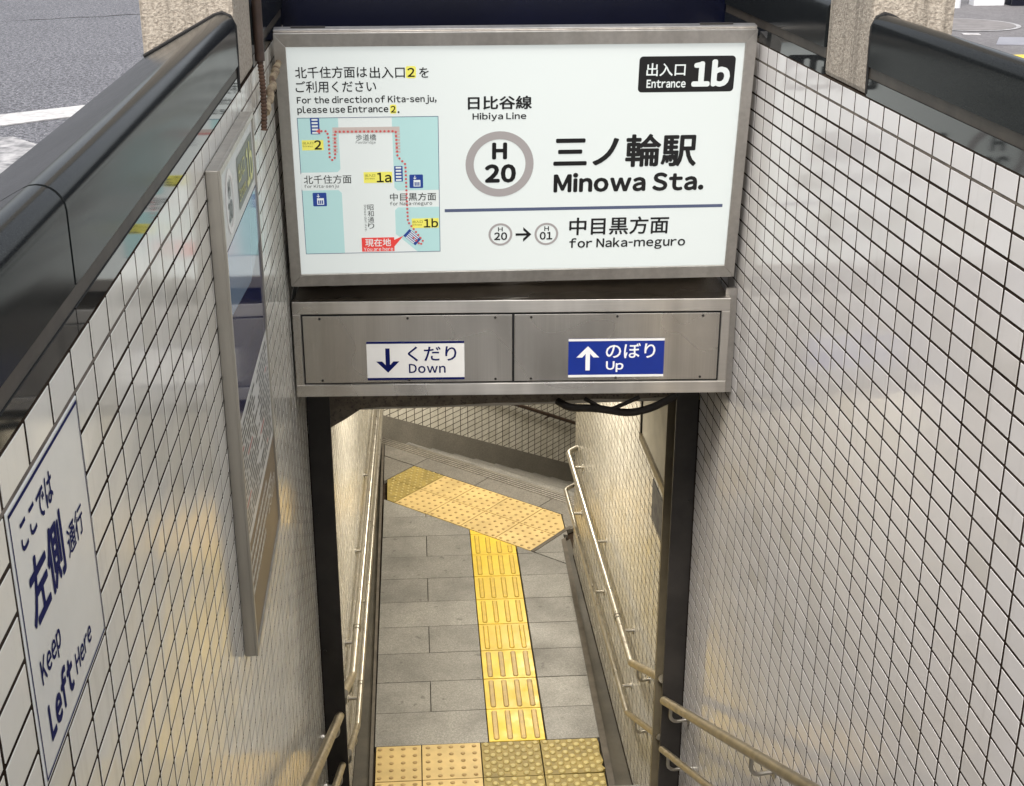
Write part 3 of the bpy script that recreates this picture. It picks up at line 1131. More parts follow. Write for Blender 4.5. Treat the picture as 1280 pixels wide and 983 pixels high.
# lintel with its haunch
r = thing('concrete_lintel', 'rough dirty concrete beam over the opening, below the steel box', 'beam', (0.35, YP, -1.4))
m = MB()
pts = [(XL, -0.75), (XL, -1.52), (-0.295, -1.49), (-0.235, -1.455), (-0.18, -1.418), (-0.10, -1.412), (0.10, -1.416), (0.32, -1.409), (0.52, -1.413), (0.70, -1.404),
       (0.86, -1.410), (XR, -1.40), (XR, -0.75)]
m.prism([(x, YP + 0.10, z) for x, z in pts], (0, 0.21, 0))
m.build('beam', 'concrete_dirty', r, bevel=0.006)
m = MB()
m.prism([(XL + 0.004, YP + 0.005, -1.36), (XL + 0.004, YP + 0.09, -1.40), (XR - 0.004, YP + 0.09, -1.39), (XR - 0.004, YP + 0.005, -1.35), (XR - 0.004, YP + 0.005, -0.76), (XL + 0.004, YP + 0.005, -0.76)], (0, 0.0, 0))
m = MB()
m.box((XL + 0.09, YP + 0.02, -1.30), (XR - 0.09, YP + 0.095, -0.78))
m.build('steel_angle', 'dark_steel', r)
# sagging cables in the right upper corner
for n, (pts, rad, lab) in enumerate((
        ([(0.56, 4.72, -1.395), (0.60, 4.68, -1.408), (0.70, 4.66, -1.404), (0.82, 4.65, -1.425), (0.90, 4.65, -1.410), (1.0, 4.66, -1.365)], 0.0145, 'thick black cable sagging under the beam at the right post'),
        ([(0.66, 4.70, -1.38), (0.74, 4.655, -1.415), (0.80, 4.645, -1.385), (0.86, 4.65, -1.36)], 0.008, 'thin black cable looping up under the beam'))):
    m = MB()
    m.tube(bez(pts, 6, 0.08), rad, 10)
    tag(m.build('cable', 'cable_black', smooth=True), lab, 'cable')

# ================================================================== STEEL BOX
BXP = Plane((-0.368, 4.22, -0.821), (1.425, -0.07, 0), (0, 0, -1))
box = thing('steel_box', 'brushed steel box over the opening carrying the down and up stickers', 'box', (0.35, 4.3, -1.16))
W, H = 1.427, 0.330


def pbox(pl, b, h0, h1, name, mat, parent, bevel=0.0):
    m = MB()
    m.prism([pl.at(a, c, h0) for a, c in rect(b)], pl.n * (h1 - h0))
    return m.build(name, mat, parent, bevel=bevel)


pbox(BXP, (0.004, 0.004, W - 0.004, H - 0.004), -0.36, -0.006, 'body', 'steel_panel', box)
pbox(BXP, (0, 0, W, 0.043), -0.03, 0.0, 'frame_rail', 'steel_brushed', box, 0.002)
pbox(BXP, (0, 0.288, W, H), -0.03, 0.0, 'frame_rail', 'steel_brushed', box, 0.002)
pbox(BXP, (0, 0.0432, 0.026, 0.2878), -0.03, -0.0003, 'frame_stile', 'steel_brushed', box, 0.002)
pbox(BXP, (W - 0.027, 0.0432, W, 0.2878), -0.03, -0.0003, 'frame_stile', 'steel_brushed', box, 0.002)
pbox(BXP, (0.027, 0.044, W - 0.028, 0.287), -0.0058, -0.0045, 'shadow_gap', 'black_gap', box)
for b in ((0.0325, 0.0495, 0.7130, 0.2815), (0.7205, 0.0495, W - 0.0335, 0.2815)):
    p = pbox(BXP, b, -0.004, -0.001, 'cover_panel', 'steel_panel', box, 0.001)
    for s in (0.055, (b[2] - b[0]) / 2, b[2] - b[0] - 0.055):
        for t in (b[1] + 0.009, b[3] - 0.009):
            m = MB()
            m.tube([BXP.at(b[0] + s, t, -0.001), BXP.at(b[0] + s, t, 0.0015)], 0.0042, 10)
            m.build('screw', 'dark_steel', p)
m = MB()
m.box((1.049, 4.19, -1.165), (XR - 0.002, 4.20, -0.80))
m.build('side_plate', 'alu_frame', box)
# stickers
s1 = flat('sticker', rect((0.2356, 0.1375, 0.5560, 0.2722)), BXP, 0.0003, 'sticker_white', box, 0.0006)
tag(s1, 'white down sticker with a navy arrow')
flat('stripe', rect((0.2356, 0.1375, 0.5560, 0.1455)), BXP, 0.0008, 'print_navy', s1)
flat('stripe', rect((0.2356, 0.2645, 0.5560, 0.2722)), BXP, 0.0008, 'print_navy', s1)
arrow(0.304, 0.204, 0.076, 0.085, (0, 1), BXP, 0.0008, 'print_navy', s1)
fit_text('くだり', (0.3703, 0.1555, 0.5300, 0.2073), BXP, 0.0008, 'print_navy', s1, 0.012)
fit_text('Down', (0.3726, 0.2164, 0.4936, 0.2490), BXP, 0.0008, 'print_navy', s1, 0.02)
s2 = flat('sticker', rect((0.8986, 0.1352, 1.2156, 0.2698)), BXP, 0.0003, 'sticker_blue', box, 0.0006)
tag(s2, 'blue up sticker with a white arrow')
flat('stripe', rect((0.8986, 0.1352, 1.2156, 0.1432)), BXP, 0.0008, 'sticker_white', s2)
flat('stripe', rect((0.8986, 0.2615, 1.2156, 0.2698)), BXP, 0.0008, 'sticker_white', s2)
arrow(0.963, 0.2033, 0.076, 0.085, (0, -1), BXP, 0.0008, 'print_white', s2)
fit_text('のぼり', (1.0221, 0.1514, 1.1860, 0.2040), BXP, 0.0008, 'print_white', s2, 0.012)
fit_text('Up', (1.0236, 0.2140, 1.0821, 0.2525), BXP, 0.0008, 'print_white', s2, 0.025)

# ================================================================== ILLUMINATED STATION SIGN
SG = Plane((-0.361, 4.08, 0.040), (1, 0, 0), (0, 0.103, -0.795))
sign = thing('station_sign', 'large illuminated white station sign with a small map, hung over the stairs', 'sign', (0.35, 4.15, -0.76))
SW, SH = 1.4295, 0.8025
pbox(SG, (0.012, 0.05, SW - 0.012, SH - 0.004), -0.17, -0.012, 'housing', 'alu_frame', sign)
m = MB()
for b, pts in (((0, 0), [(0, 0), (SW, 0), (SW - 0.034, 0.040), (0.034, 0.040)]), ((0, 1), [(SW, 0), (SW, SH), (SW - 0.034, SH - 0.040), (SW - 0.034, 0.040)]),
               ((0, 2), [(SW, SH), (0, SH), (0.034, SH - 0.040), (SW - 0.034, SH - 0.040)]), ((0, 3), [(0, SH), (0, 0), (0.034, 0.040), (0.034, SH - 0.040)])):
    c = (sum(p[0] for p in pts) / 4, sum(p[1] for p in pts) / 4)
    m = MB()
    q = [(p[0] + (c[0] - p[0]) * 0.0006, p[1] + (c[1] - p[1]) * 0.0006) for p in pts]
    m.prism([SG.at(a, t, -0.04) for a, t in q], SG.n * 0.046)
    m.build('frame_bar', 'alu_frame', sign, bevel=0.0012)
pbox(SG, (0.0, -0.008, SW, -0.0005), -0.042, -0.006, 'top_cap', 'alu_frame', sign, 0.002)
for a in (0.05, 1.26):
    pbox(SG, (a, -0.0115, a + 0.10, -0.0085), -0.034, -0.024, 'hinge', 'dark_steel', sign)
face = pbox(SG, (0.0335, 0.0395, SW - 0.0335, SH - 0.0395), -0.03, -0.002, 'face_panel', 'sign_face', sign)


def T(s, b, mat='sign_ink', bold=0.010, lev=2, **k):
    return fit_text(s, b, SG, -0.002 + 0.0006 * lev, mat, face, bold, **k)


def Fq(name, pts, mat, lev=1):
    return flat(name, pts, SG, -0.002 + 0.0006 * lev, mat, face)


T('北千住方面は', (0.0559, 0.0995, 0.2670, 0.1343))
T('出入口', (0.2746, 0.1012, 0.3782, 0.1363))
Fq('yellow_patch', rrect((0.3805, 0.1010, 0.4113, 0.1375), 0.006), 'sign_yellow')
T('2', (0.3859, 0.1059, 0.4074, 0.1332), bold=0.02)
T('を', (0.4205, 0.1048, 0.4490, 0.1360))
T('ご利用ください', (0.0546, 0.1423, 0.2922, 0.1776))
T('For the direction of Kita-senju,', (0.0558, 0.1882, 0.4709, 0.2159), bold=0.024)
T('please use Entrance', (0.0554, 0.2174, 0.3261, 0.2453), bold=0.024)
Fq('yellow_patch', rrect((0.3308, 0.2165, 0.3503, 0.2445), 0.005), 'sign_yellow')
T('2', (0.3332, 0.2202, 0.3480, 0.2409), bold=0.02)
T('.', (0.3532, 0.2366, 0.3592, 0.2428))
# --- the map
MX0, MY0, MX1, MY1 = 0.0525, 0.2535, 0.4755, 0.6945
for b in ((MX0, MY0, MX1, MY0 + 0.0018), (MX0, MY1 - 0.0018, MX1, MY1), (MX0, MY0, MX0 + 0.0018, MY1), (MX1 - 0.0018, MY0, MX1, MY1)):
    Fq('map_border', rect(b), 'sign_rule', 2)
Fq('map_block', [(MX0, MY0), (0.1742, MY0), (0.1742, 0.416), (0.165, 0.4255), (MX0, 0.4255)], 'sign_teal')
Fq('map_block', [(MX0, 0.4835), (0.165, 0.4835), (0.1745, 0.493), (0.1745, MY1), (MX0, MY1)], 'sign_teal')
Fq('map_block', [(0.3351, MY0), (MX1, MY0), (MX1, 0.4880), (0.346, 0.4880), (0.3365, 0.478)], 'sign_teal')
Fq('map_block', [(0.346, 0.5437), (MX1, 0.5437), (MX1, MY1), (0.405, MY1), (0.3365, 0.632), (0.3365, 0.553)], 'sign_teal')
Fq('map_footbridge', rect((0.1562, 0.2845, 0.3578, 0.3030)), 'sign_tan', 2)
for x0, x1, y1 in ((0.1545, 0.1690, 0.3666), (0.3430, 0.3584, 0.3697)):
    for kk in range(7):
        t0 = 0.305 + (y1 - 0.305) * kk / 7
        Fq('map_footbridge_step', rect((x0, t0, x1, t0 + 0.0062)), 'sign_tan', 2)


def stairs_icon(cx, cy, w, h, rot=0.0):
    ca, sa = math.cos(rot), math.sin(rot)

    def q(b):
        return [(cx + a * ca - c * sa, cy + a * sa + c * ca) for a, c in rect(b)]
    Fq('stairs_icon', q((-w / 2, -h / 2, w / 2, h / 2)), 'sign_blue', 2)
    for kk in range(5):
        t = -h / 2 + h * (kk + 0.5) / 5
        Fq('stairs_icon_line', q((-w * 0.33, t - h * 0.055, w * 0.33, t + h * 0.055)), 'sign_face', 3)


stairs_icon(0.1045, 0.2800, 0.027, 0.050)
stairs_icon(0.3506, 0.4340, 0.0255, 0.050)
stairs_icon(0.3880, 0.6440, 0.050, 0.030, math.radians(42))
for b, tb, db, dg in (((0.0624, 0.3230, 0.1272, 0.3548), (0.0652, 0.3277, 0.0963, 0.3358), (0.0991, 0.3232, 0.1210, 0.3526), '2'),
                      ((0.2436, 0.4269, 0.3311, 0.4621), (0.2478, 0.4331, 0.2788, 0.4415), (0.2833, 0.4289, 0.3280, 0.4608), '1a'),
                      ((0.3874, 0.5814, 0.4713, 0.6136), (0.3899, 0.5878, 0.4208, 0.5965), (0.4248, 0.5818, 0.4697, 0.6123), '1b')):
    Fq('yellow_label', rect(b), 'sign_yellow', 2)
    T('出入口', tb, lev=3, bold=0)
    T('Entrance', (tb[0], tb[3] + 0.003, tb[2] - 0.002, tb[3] + 0.0085), lev=3, bold=0)
    T(dg, db, lev=3, bold=0.022)
T('歩道橋', (0.2253, 0.3068, 0.2864, 0.3271), bold=0)
T('Footbridge', (0.2246, 0.3279, 0.2843, 0.3386), bold=0)
Fq('map_strip', rect((MX0, 0.4300, 0.2100, 0.4800)), 'sign_face', 2)
T('北千住方面', (0.0611, 0.4342, 0.2060, 0.4619), lev=3, bold=0.004)
T('for Kita-senju', (0.0612, 0.4641, 0.1667, 0.4775), lev=3, bold=0.004)
T('中目黒方面', (0.3220, 0.4963, 0.4645, 0.5220), lev=3, bold=0.004)
T('for Naka-meguro', (0.3212, 0.5244, 0.4520, 0.5399), lev=3, bold=0.004)
for kk, ch in enumerate('昭和通り'):
    T(ch, (0.2508, 0.5325 + kk * 0.0206, 0.2700, 0.5325 + kk * 0.0206 + 0.0186), bold=0)
T('Showa-dori Ave.', (0.2405, 0.5320, 0.2486, 0.6210), bold=0, rot=True)
for b in ((0.3835, 0.4373, 0.4252, 0.4812), (0.0849, 0.4909, 0.1271, 0.5352)):
    Fq('lift_icon', rrect(b, 0.003), 'sign_blue', 2)
    w, h = b[2] - b[0], b[3] - b[1]
    Fq('lift_icon_cabin', rect((b[0] + w * 0.30, b[1] + h * 0.40, b[0] + w * 0.80, b[1] + h * 0.88)), 'sign_face', 3)
    for kk in range(3):
        Fq('lift_icon_rider', rect((b[0] + w * (0.37 + 0.135 * kk), b[1] + h * 0.55, b[0] + w * (0.46 + 0.135 * kk), b[1] + h * 0.82)), 'sign_blue', 4)
    arrow(b[0] + w * 0.40, b[1] + h * 0.22, w * 0.26, h * 0.28, (0, 1), SG, -0.002 + 0.0006 * 3, 'sign_face', face)
Fq('you_are_here', [(0.2287, 0.6429), (0.3308, 0.6429), (0.3308, 0.652), (0.3600, 0.6385), (0.3308, 0.674), (0.3308, 0.6897), (0.2287, 0.6897)], 'sign_red', 2)
T('現在地', (0.2396, 0.6464, 0.3203, 0.6729), 'sign_face', 0.012, 3)
T('You are here', (0.2346, 0.6747, 0.3262, 0.6880), 'sign_face', 0.006, 3)
path = [(0.1234, 0.2950), (0.1397, 0.2953), (0.1432, 0.3172), (0.1439, 0.3787), (0.1521, 0.3871), (0.1604, 0.3773), (0.1630, 0.2972), (0.3459, 0.2983), (0.3491, 0.3780),
        (0.3722, 0.4033), (0.3735, 0.5045), (0.3753, 0.5907), (0.4212, 0.6575), (0.4126, 0.6700), (0.3860, 0.6385)]
dist, nxt = 0.0, 0.0
for (x0, y0), (x1, y1) in zip(path[:-1], path[1:]):
    L = math.hypot(x1 - x0, y1 - y0)
    while nxt <= dist + L:
        kk = (nxt - dist) / L
        Fq('route_dot', disc(x0 + (x1 - x0) * kk, y0 + (y1 - y0) * kk, 0.0037, 10), 'sign_dot', 5)
        nxt += 0.0122
    dist += L
Fq('route_arrow', [(0.1060, 0.2950), (0.1195, 0.2865), (0.1195, 0.3035)], 'sign_dot', 5)
# --- line badge, names
ring('badge_ring', 0.6617, 0.4088, 0.0800, 0.1052, SG, -0.0008, 'sign_grey', face)
T('H', (0.6381, 0.3392, 0.6845, 0.3931), bold=0.05)
T('20', (0.6159, 0.4082, 0.7127, 0.4690), bold=0.05)
T('日比谷線', (0.5645, 0.1940, 0.7583, 0.2357), bold=0.024)
T('Hibiya Line', (0.5785, 0.2453, 0.7418, 0.2720), bold=0.024)
T('三ノ輪駅', (0.8280, 0.3187, 1.2751, 0.4250), bold=0.026)
T('Minowa Sta.', (0.8306, 0.4405, 1.3054, 0.5048), bold=0.042)
Fq('entrance_plate', rrect((1.0791, 0.0795, 1.3720, 0.1891), 0.012), 'sign_ink', 1)
T('出入口', (1.1020, 0.1001, 1.2209, 0.1396), 'sign_face', 0.014)
T('Entrance', (1.1046, 0.1500, 1.2241, 0.1755), 'sign_face', 0.03)
T('1b', (1.2416, 0.0905, 1.3581, 0.1740), 'sign_face', 0.05)
Fq('rule', rect((0.4907, 0.5525, 1.3720, 0.5628)), 'sign_rule')
for cx, cy, dg, hb, db in ((0.6658, 0.6409, '20', (0.6582, 0.6160, 0.6730, 0.6301), (0.6459, 0.6337, 0.6873, 0.6602)),
                           (0.8120, 0.6423, '01', (0.8050, 0.6160, 0.8198, 0.6315), (0.7910, 0.6350, 0.8313, 0.6616))):
    ring('badge_ring', cx, cy, 0.0310, 0.0378, SG, -0.0008, 'sign_grey', face)
    T('H', hb, bold=0.02)
    T(dg, db, bold=0.03)
arrow(0.7390, 0.6424, 0.050, 0.050, (1, 0), SG, -0.0008, 'sign_ink', face, 0.16)
T('中目黒方面', (0.8843, 0.5887, 1.2036, 0.6490), bold=0.016)
T('for Naka-meguro', (0.8862, 0.6585, 1.2611, 0.7016), bold=0.024)

# ================================================================== KEEP LEFT PLATE
KP = Plane((XL, KY0, KZ1), (0, 1, 0), (0, 0, -1))
kw, kh = KY1 - KY0, KZ1 - KZ0
plate = thing('keep_left_plate', 'white enamel keep left plate with navy writing let into the cream tiles', 'sign', (XL, (KY0 + KY1) / 2, KZ0))
pf = pbox(KP, (0.003, 0.003, kw - 0.003, kh - 0.003), -0.006, 0.0008, 'face', 'enamel_white', plate, 0.001)
b_ = 0.0065
for b in ((b_, b_, kw - b_, b_ + 0.0045), (b_, b_, b_ + 0.0028, kh - b_), (kw - b_ - 0.002, b_, kw - b_, kh - b_), (b_, kh - b_ - 0.003, kw - b_, kh - b_)):
    flat('border', rect(b), KP, 0.0012, 'print_navy', pf)


def K(s, b, bold):
    fit_text(s, (b[0] * kw, b[1] * kh, b[2] * kw, b[3] * kh), KP, 0.0012, 'print_navy', pf, bold)


K('ここでは', (0.115, 0.090, 0.530, 0.200), 0.018)
K('左側', (0.125, 0.255, 0.575, 0.495), 0.028)
K('通行', (0.620, 0.370, 0.860, 0.485), 0.010)
K('Keep', (0.118, 0.590, 0.385, 0.705), 0.02)
K('Left', (0.130, 0.755, 0.475, 0.905), 0.045)
K('Here', (0.520, 0.810, 0.775, 0.895), 0.02)

# ================================================================== MAP BOARD ON THE LEFT WALL
PX = XL + 0.028
PP = Plane((PX, 2.590, -0.040), (0, 1, 0), (0, 0, -1))
pw, ph = 0.650, 1.075
board = thing('map_board', 'tall framed notice board on the left tiles with a station map and white text sheet', 'notice board', (XL, 2.87, -1.06))
pbox(PP, (0, 0, pw, ph), -0.027, -0.003, 'case', 'alu_panel_frame', board, 0.002)
fr = 0.012
for b in ((0, 0, pw, fr), (0, ph - fr, pw, ph), (0, fr + 0.0003, fr, ph - fr - 0.0003), (pw - fr, fr + 0.0003, pw, ph - fr - 0.0003)):
    pbox(PP, b, -0.0029, 0.002, 'frame_bar', 'alu_panel_frame', board)
hd = flat('header_sheet', rect((fr, fr, pw - fr, 0.170)), PP, -0.0022, 'poster_white', board, 0.0004)
ring('badge_ring', 0.14, 0.093, 0.052, 0.066, PP, -0.0010, 'sign_grey', hd)
fit_text('H', (0.125, 0.050, 0.155, 0.086), PP, -0.0010, 'print_black', hd, 0.03)
fit_text('20', (0.108, 0.092, 0.172, 0.132), PP, -0.0010, 'print_black', hd, 0.03)
flat('entrance_plate', rrect((0.29, 0.038, 0.61, 0.150), 0.01), PP, -0.0014, 'poster_olive', hd)
fit_text('出入口', (0.305, 0.055, 0.43, 0.095), PP, -0.0008, 'poster_yellow', hd, 0.012)
fit_text('Entrance', (0.305, 0.108, 0.43, 0.135), PP, -0.0008, 'poster_yellow', hd, 0.012)
fit_text('1b', (0.46, 0.048, 0.59, 0.140), PP, -0.0008, 'poster_yellow', hd, 0.03)
ms = flat('map_sheet', rect((fr, 0.1705, pw - fr, 0.535)), PP, -0.0022, 'poster_navy', board, 0.0004)
flat('map_reflection', [(fr, 0.172), (pw - fr, 0.172), (pw - fr, 0.30), (0.4, 0.34), (fr, 0.30)], PP, -0.0016, 'poster_blue', ms)  # pale blue reflection of the sign, painted onto the glossy navy sheet
ts = flat('text_sheet', rect((fr, 0.5355, pw - fr, 0.820)), PP, -0.0022, 'poster_white', board, 0.0004)
for row in range(17):
    t = 0.552 + row * 0.0148
    s = 0.03
    while s < pw - 0.05:
        L = random.uniform(0.02, 0.10)
        if abs(s - 0.31) > 0.03:
            flat('print_line', rect((s, t, min(s + L, pw - 0.03), t + 0.0065)), PP, -0.0016, 'print_black' if random.random() < 0.93 else 'poster_red', ts)
        s += L + random.uniform(0.008, 0.02)
bs = flat('brown_sheet', rect((fr, 0.8205, pw - fr, ph - fr)), PP, -0.0022, 'poster_brown', board, 0.0004)
for row, (a, b) in enumerate(((0.04, 0.40), (0.04, 0.52), (0.04, 0.46), (0.04, 0.34))):
    s = a
    while s < b:
        L = random.uniform(0.012, 0.04)
        flat('print_line', rect((s, 0.842 + row * 0.03, s + L, 0.856 + row * 0.03)), PP, -0.0016, 'poster_white', bs)
        s += L + 0.006
fit_text('130m', (0.42, 0.89, 0.60, 0.94), PP, -0.0016, 'poster_white', bs, 0.0)

# ================================================================== PIPES AT THE LEFT OF THE SIGN
m = MB()
m.tube([(XL + 0.014, YPL1 + 0.03, 1.6), (XL + 0.014, YPL1 + 0.03, 0.02)], 0.013, 12)
c = thing('rusty_conduit', 'brown rusty conduit running down beside the road side pillar', 'pipe', (XL + 0.014, YPL1 + 0.03, -0.15))
m.build('pipe', 'conduit_brown', c, smooth=True)
m = MB()
pts, rad = [], []
for i in range(60):
    z = 0.02 - i * 0.0030
    pts.append((XL + 0.014 + 0.004 * math.sin(i * 0.05), YPL1 + 0.03 - 0.0004 * i, z))
    rad.append(0.0085 if i % 3 else 0.0065)
m.tube(pts, rad, 12)
m.build('flexible_sleeve', 'rust', c, smooth=False)
m = MB()
pts, rad = [], []
for i in range(26):
    k_ = i / 25
    pts.append((XL + 0.020 + 0.004 * math.sin(i * 1.1), 3.66 + 0.44 * k_, -0.115 + 0.07 * k_ + 0.004 * math.sin(i * 0.8)))
    rad.append(0.009 + 0.002 * math.sin(i * 2.3) + (0.002 if i % 4 == 0 else 0))
m.tube(pts, rad, 12)
tag(m.build('wrapped_pipe', 'pipe_wrap', smooth=True), 'short pipe wrapped in peeling rusty tape beside the sign', 'pipe')

# ================================================================== HANDRAILS
def handrail(label, X, zrise, r, ylow, x_far, y_far, zlev, near, side, wall_at, mat2, grp):
    """level run over the landing, rising run up the stairs; broken at the post"""
    root = thing('handrail', label, 'handrail', (X, 5.5, zlev), grp)

    def zs(y):
        return zlev + max(0.0, (ylow - y)) * SLOPE
    if near:
        m = MB()
        m.tube([(X, YP - 0.022, zs(YP - 0.022)), (X, -0.6, zs(-0.6))], r, 18)
        m.build('rail', mat2, root, smooth=True)
        brs = [YP - 0.15, 3.35, 2.2, 1.05, 0.0]
        m = MB()
        m.tube([(X, YP - 0.022, zs(YP - 0.022)), (X, YP - 0.004, zs(YP - 0.004))], [r * 1.0, r * 0.55], 14)
        m.build('end_cap', mat2, root, smooth=True)
    else:
        far = [(X, YP + 0.13, zs(YP + 0.13)), (X, ylow, zlev)]
        m = MB()
        m.tube(far, r, 18)
        m.build('rail', mat2, root, smooth=True)
        m = MB()
        lev = [(X, ylow, zlev), (x_far, y_far, zlev)]
        if side > 0:
            lev += [(x_far + 0.10, y_far + 0.10, zlev), (x_far + 0.10 + 0.45 * PD.x, y_far + 0.10 + 0.45 * PD.y, zlev - 0.22)]
        m.tube(bez(lev, 6, 0.03), r, 18)
        m.build('rail', 'rail_steel', root, smooth=True)
        yc = 5.90
        xc = X + (x_far - X) * (yc - ylow) / (y_far - ylow)
        for dy in (0, 0.03):
            m = MB()
            m.tube([(xc, yc + dy, zlev), (xc, yc + dy + 0.012, zlev)], r * 1.18, 16)
            m.build('collar', 'rail_steel', root, smooth=True)
        brs = [YP + 0.22, 5.34, 5.80, 6.75, 7.75]
    for y in brs:
        if near or y < ylow:
            x, z = X, zs(y)
        else:
            x, z = X + (x_far - X) * (y - ylow) / (y_far - ylow), zlev
        xw = wall_at(y)
        s_ = 1 if xw > x else -1
        m = MB()
        if near or y < ylow:
            p = [(x, y, z - r * 0.6), (x, y, z - r - 0.045), (x + s_ * 0.02, y + 0.01, z - r - 0.07), (xw, y + 0.02, z - r - 0.07)]
            m.tube(bez(p, 6, 0.035), 0.007, 10)
        else:
            m.tube([(x, y, z - r * 0.3), (xw, y, z - r * 0.3)], 0.0095, 10)
        b = m.build('bracket', 'rail_steel', root, smooth=True)
        m = MB()
        zz_ = z - r - 0.07 if (near or y < ylow) else z - r * 0.3
        yy_ = y + 0.02 if (near or y < ylow) else y
        m.tube([(xw - s_ * 0.006, yy_, zz_), (xw, yy_, zz_)], 0.020, 14)
        m.build('wall_plate', 'rail_steel', b, smooth=True)
    return root


def wR(y):
    return XR


def wL(y):
    return XL if y < 4.72 else XL + (y - 4.72) * 0.152 / 5.58


G1 = 'handrails of the stairway'
XRr, XLr = XR - 0.060, XL + 0.062
handrail('upper handrail on the right wall of the landing, behind the right post', XRr, 0, 0.0180, 5.50, XRr - 0.006, 7.98, -3.075, False, 1, wR, 'rail_worn', G1)
handrail('lower handrail on the right wall of the landing, behind the right post', XRr, 0, 0.0140, 5.56, XRr - 0.006, 8.10, -3.400, False, 1, wR, 'rail_worn', G1)
handrail('upper handrail on the right stairway wall, in front of the right post', XRr - 0.022, 0, 0.0180, 5.50, XRr, 7.9, -3.16, True, 1, wR, 'rail_worn', G1)
handrail('lower handrail on the right stairway wall, in front of the right post', XRr - 0.022, 0, 0.0140, 5.56, XRr, 7.9, -3.43, True, 1, wR, 'rail_worn', G1)
handrail('upper handrail on the left wall of the landing, behind the left post', XLr + 0.012, 0, 0.0180, 5.50, -0.205, 9.6, -3.075, False, -1, wL, 'rail_worn', G1)
handrail('lower handrail on the left wall of the landing, behind the left post', XLr + 0.020, 0, 0.0140, 5.56, -0.205, 9.6, -3.400, False, -1, wL, 'rail_worn', G1)
handrail('upper handrail on the left stairway wall, in front of the left post', XLr, 0, 0.0180, 5.50, XLr, 7.9, -3.16, True, -1, wL, 'rail_worn', G1)
handrail('lower handrail on the left stairway wall, in front of the left post', XLr, 0, 0.0140, 5.56, XLr, 7.9, -3.43, True, -1, wL, 'rail_worn', G1)
# rail on the diagonal wall
r = thing('handrail', 'dark handrail sloping down the diagonal wall beside the lower stairs', 'handrail', tuple(D3 + Vector((0, 0, ZF))), G1)
m = MB()
m.tube([D3 + DD * a + DN * 0.06 + Vector((0, 0, ZF + 0.65 - a * LS)) for a in (0.5, 4.2)], 0.017, 12)
m.build('rail', 'conduit_brown', r, smooth=True)
for a in (0.9, 2.3, 3.6):
    m = MB()
    m.tube([D3 + DD * a + DN * 0.06 + Vector((0, 0, ZF + 0.64 - a * LS)), D3 + DD * a + Vector((0, 0, ZF + 0.60 - a * LS))], 0.008, 8)
    m.build('bracket', 'conduit_brown', r, smooth=True)

# ================================================================== NOTICES ON THE LANDING WALL
m = MB()
m.box((XR - 0.012, 4.92, -1.97), (XR - 0.001, 5.72, -1.50))
nb = m.build('notice_panel', 'grey_board')
tag(nb, 'grey wall panel with a pale lower rail high on the right landing wall', 'panel')
m = MB()
m.box((XR - 0.022, 4.92, -2.01), (XR - 0.001, 5.73, -1.972))
m.build('lower_rail', 'cream_paint', nb)
m = MB()
m.box((XR - 0.020, 5.721, -1.972), (XR - 0.001, 5.735, -1.50))
m.build('side_rail', 'dark_steel', nb)
m = MB()
m.box((XR - 0.006, 4.95, -2.27), (XR - 0.001, 5.45, -2.08))
tag(m.build('dark_notice', 'notice_dark'), 'dark notice on the right landing wall beside the post', 'notice')

# ================================================================== CEILING LAMPS OF THE LANDING
for n, (x, y, lab) in enumerate(((0.36, 6.55, 'fluorescent ceiling lamp over the near half of the landing'), (1.02, 9.75, 'fluorescent ceiling lamp over the head of the lower stairs'))):
    r = thing('ceiling_lamp', lab, 'lamp', (x, y, CEIL))
    m = MB()
    m.box((x - 0.11, y - 0.62, CEIL - 0.05), (x + 0.11, y + 0.62, CEIL - 0.001))
    m.build('housing', 'pole_white', r, bevel=0.004)
    for dx in (-0.05, 0.05):
        m = MB()
        m.tube([(x + dx, y - 0.58, CEIL - 0.068), (x + dx, y + 0.58, CEIL - 0.068)], 0.013, 10)
        m.build('tube', 'lamp_tube', r, smooth=True)
    ld = bpy.data.lights.new('lamp_light', 'AREA')
    ld.shape = 'RECTANGLE'
    ld.size, ld.size_y = 0.16, 1.1
    ld.energy = (22.0, 42.0)[n]
    ld.color = (1.0, 0.91, 0.75)
    lo = bpy.data.objects.new('lamp_light', ld)
    COL.objects.link(lo)
    lo.location = (x, y, CEIL - 0.085)
    adopt(lo, r)

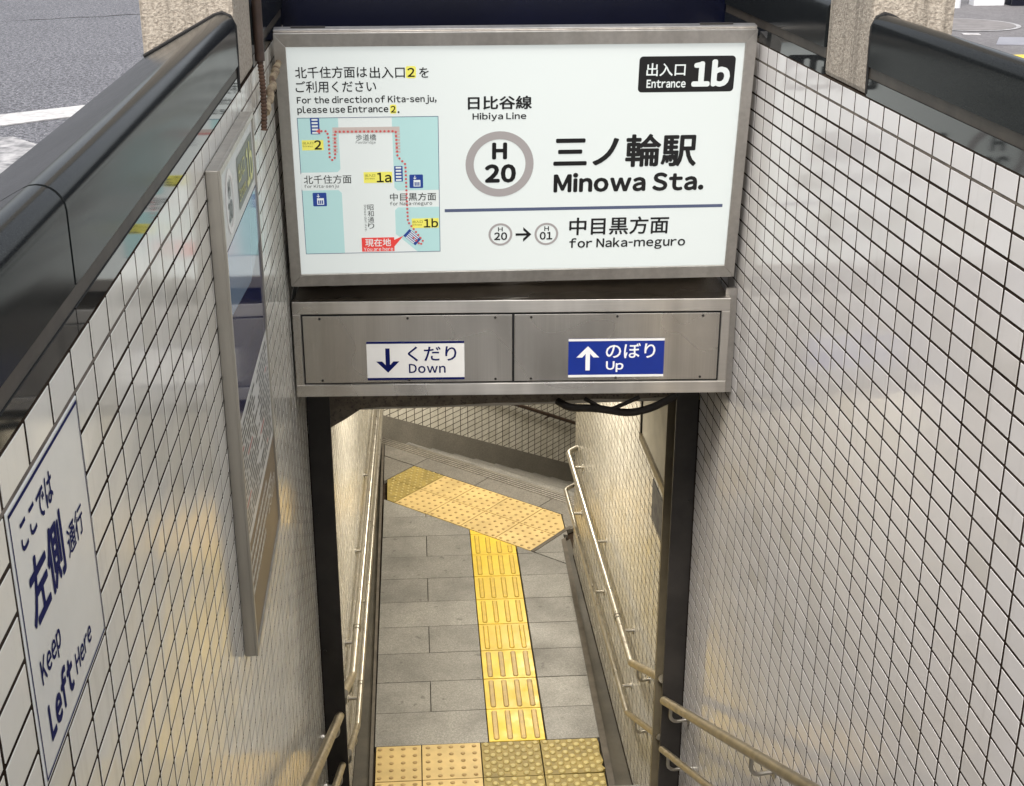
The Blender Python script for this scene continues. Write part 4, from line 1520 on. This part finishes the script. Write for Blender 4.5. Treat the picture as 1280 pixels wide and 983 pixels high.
# ================================================================== FOOTWAY DETAILS
m = MB()
m.tube([(3.985, 9.768, ZS), (3.985, 9.768, ZS + 1.1)], 0.038, 16)
tag(m.build('white_post', 'pole_white', smooth=True), 'round white post standing on the footway', 'post')
m = MB()
m.box((4.44, 9.85, ZS), (4.56, 9.97, ZS + 1.2))
tag(m.build('navy_post', 'navy_panel', bevel=0.008), 'square navy post at the far edge of the footway', 'post')
m = MB()
m.box((4.18, 9.90, ZS), (4.41, 10.0, ZS + 0.34))
tag(m.build('white_block', 'pole_white', bevel=0.01), 'small white block next to the navy post', 'block')
mh = thing('manhole_cover', 'large round iron manhole cover in the footway', 'manhole cover', (3.72, 8.75, ZS))
for nm, r0, r1, mt, z in (('rim', 0.33, 0.36, 'iron_rim', 0.016), ('lid', 0.0, 0.328, 'iron_cover', 0.015)):
    m = MB()
    A = [(3.62 + r1 * math.cos(2 * math.pi * k / 48), 8.72 + r1 * math.sin(2 * math.pi * k / 48), ZS + z) for k in range(48)]
    if r0:
        Bq = [(3.62 + r0 * math.cos(2 * math.pi * k / 48), 8.72 + r0 * math.sin(2 * math.pi * k / 48), ZS + z) for k in range(48)]
        m.add(A + Bq, [(k, (k + 1) % 48, 48 + (k + 1) % 48, 48 + k) for k in range(48)])
    else:
        m.prism(A, (0, 0, 0.003))
    m.build(nm, mt, mh)
m = MB()
m.prism([(3.42, 8.2, ZS + 0.013), (3.52, 8.18, ZS + 0.013), (3.53, 8.24, ZS + 0.013), (3.43, 8.26, ZS + 0.013)], (0, 0, 0.004))
tag(m.build('survey_plate', 'road_paint'), 'small white plate set in the footway', 'plate')
m = MB()
m.prism([(3.42, 7.72, ZS + 0.013), (3.95, 7.62, ZS + 0.013), (4.0, 8.0, ZS + 0.013), (3.58, 8.05, ZS + 0.013)], (0, 0, 0.004))
tag(m.build('access_cover', 'plate_pale'), 'pale rectangular access cover in the footway', 'cover')
yt = thing('street_tactile_strip', 'yellow warning block strip on the footway beside the parapet', 'tactile paving', (3.3, 6.6, ZS))
for k in range(4):
    m = MB()
    m.box((3.12 + 0.0, 6.98 - 0.31 * k, ZS + 0.0125), (3.42, 7.28 - 0.31 * k, ZS + 0.018))
    m.build('warning_paver', 'tactile_yellow', yt)
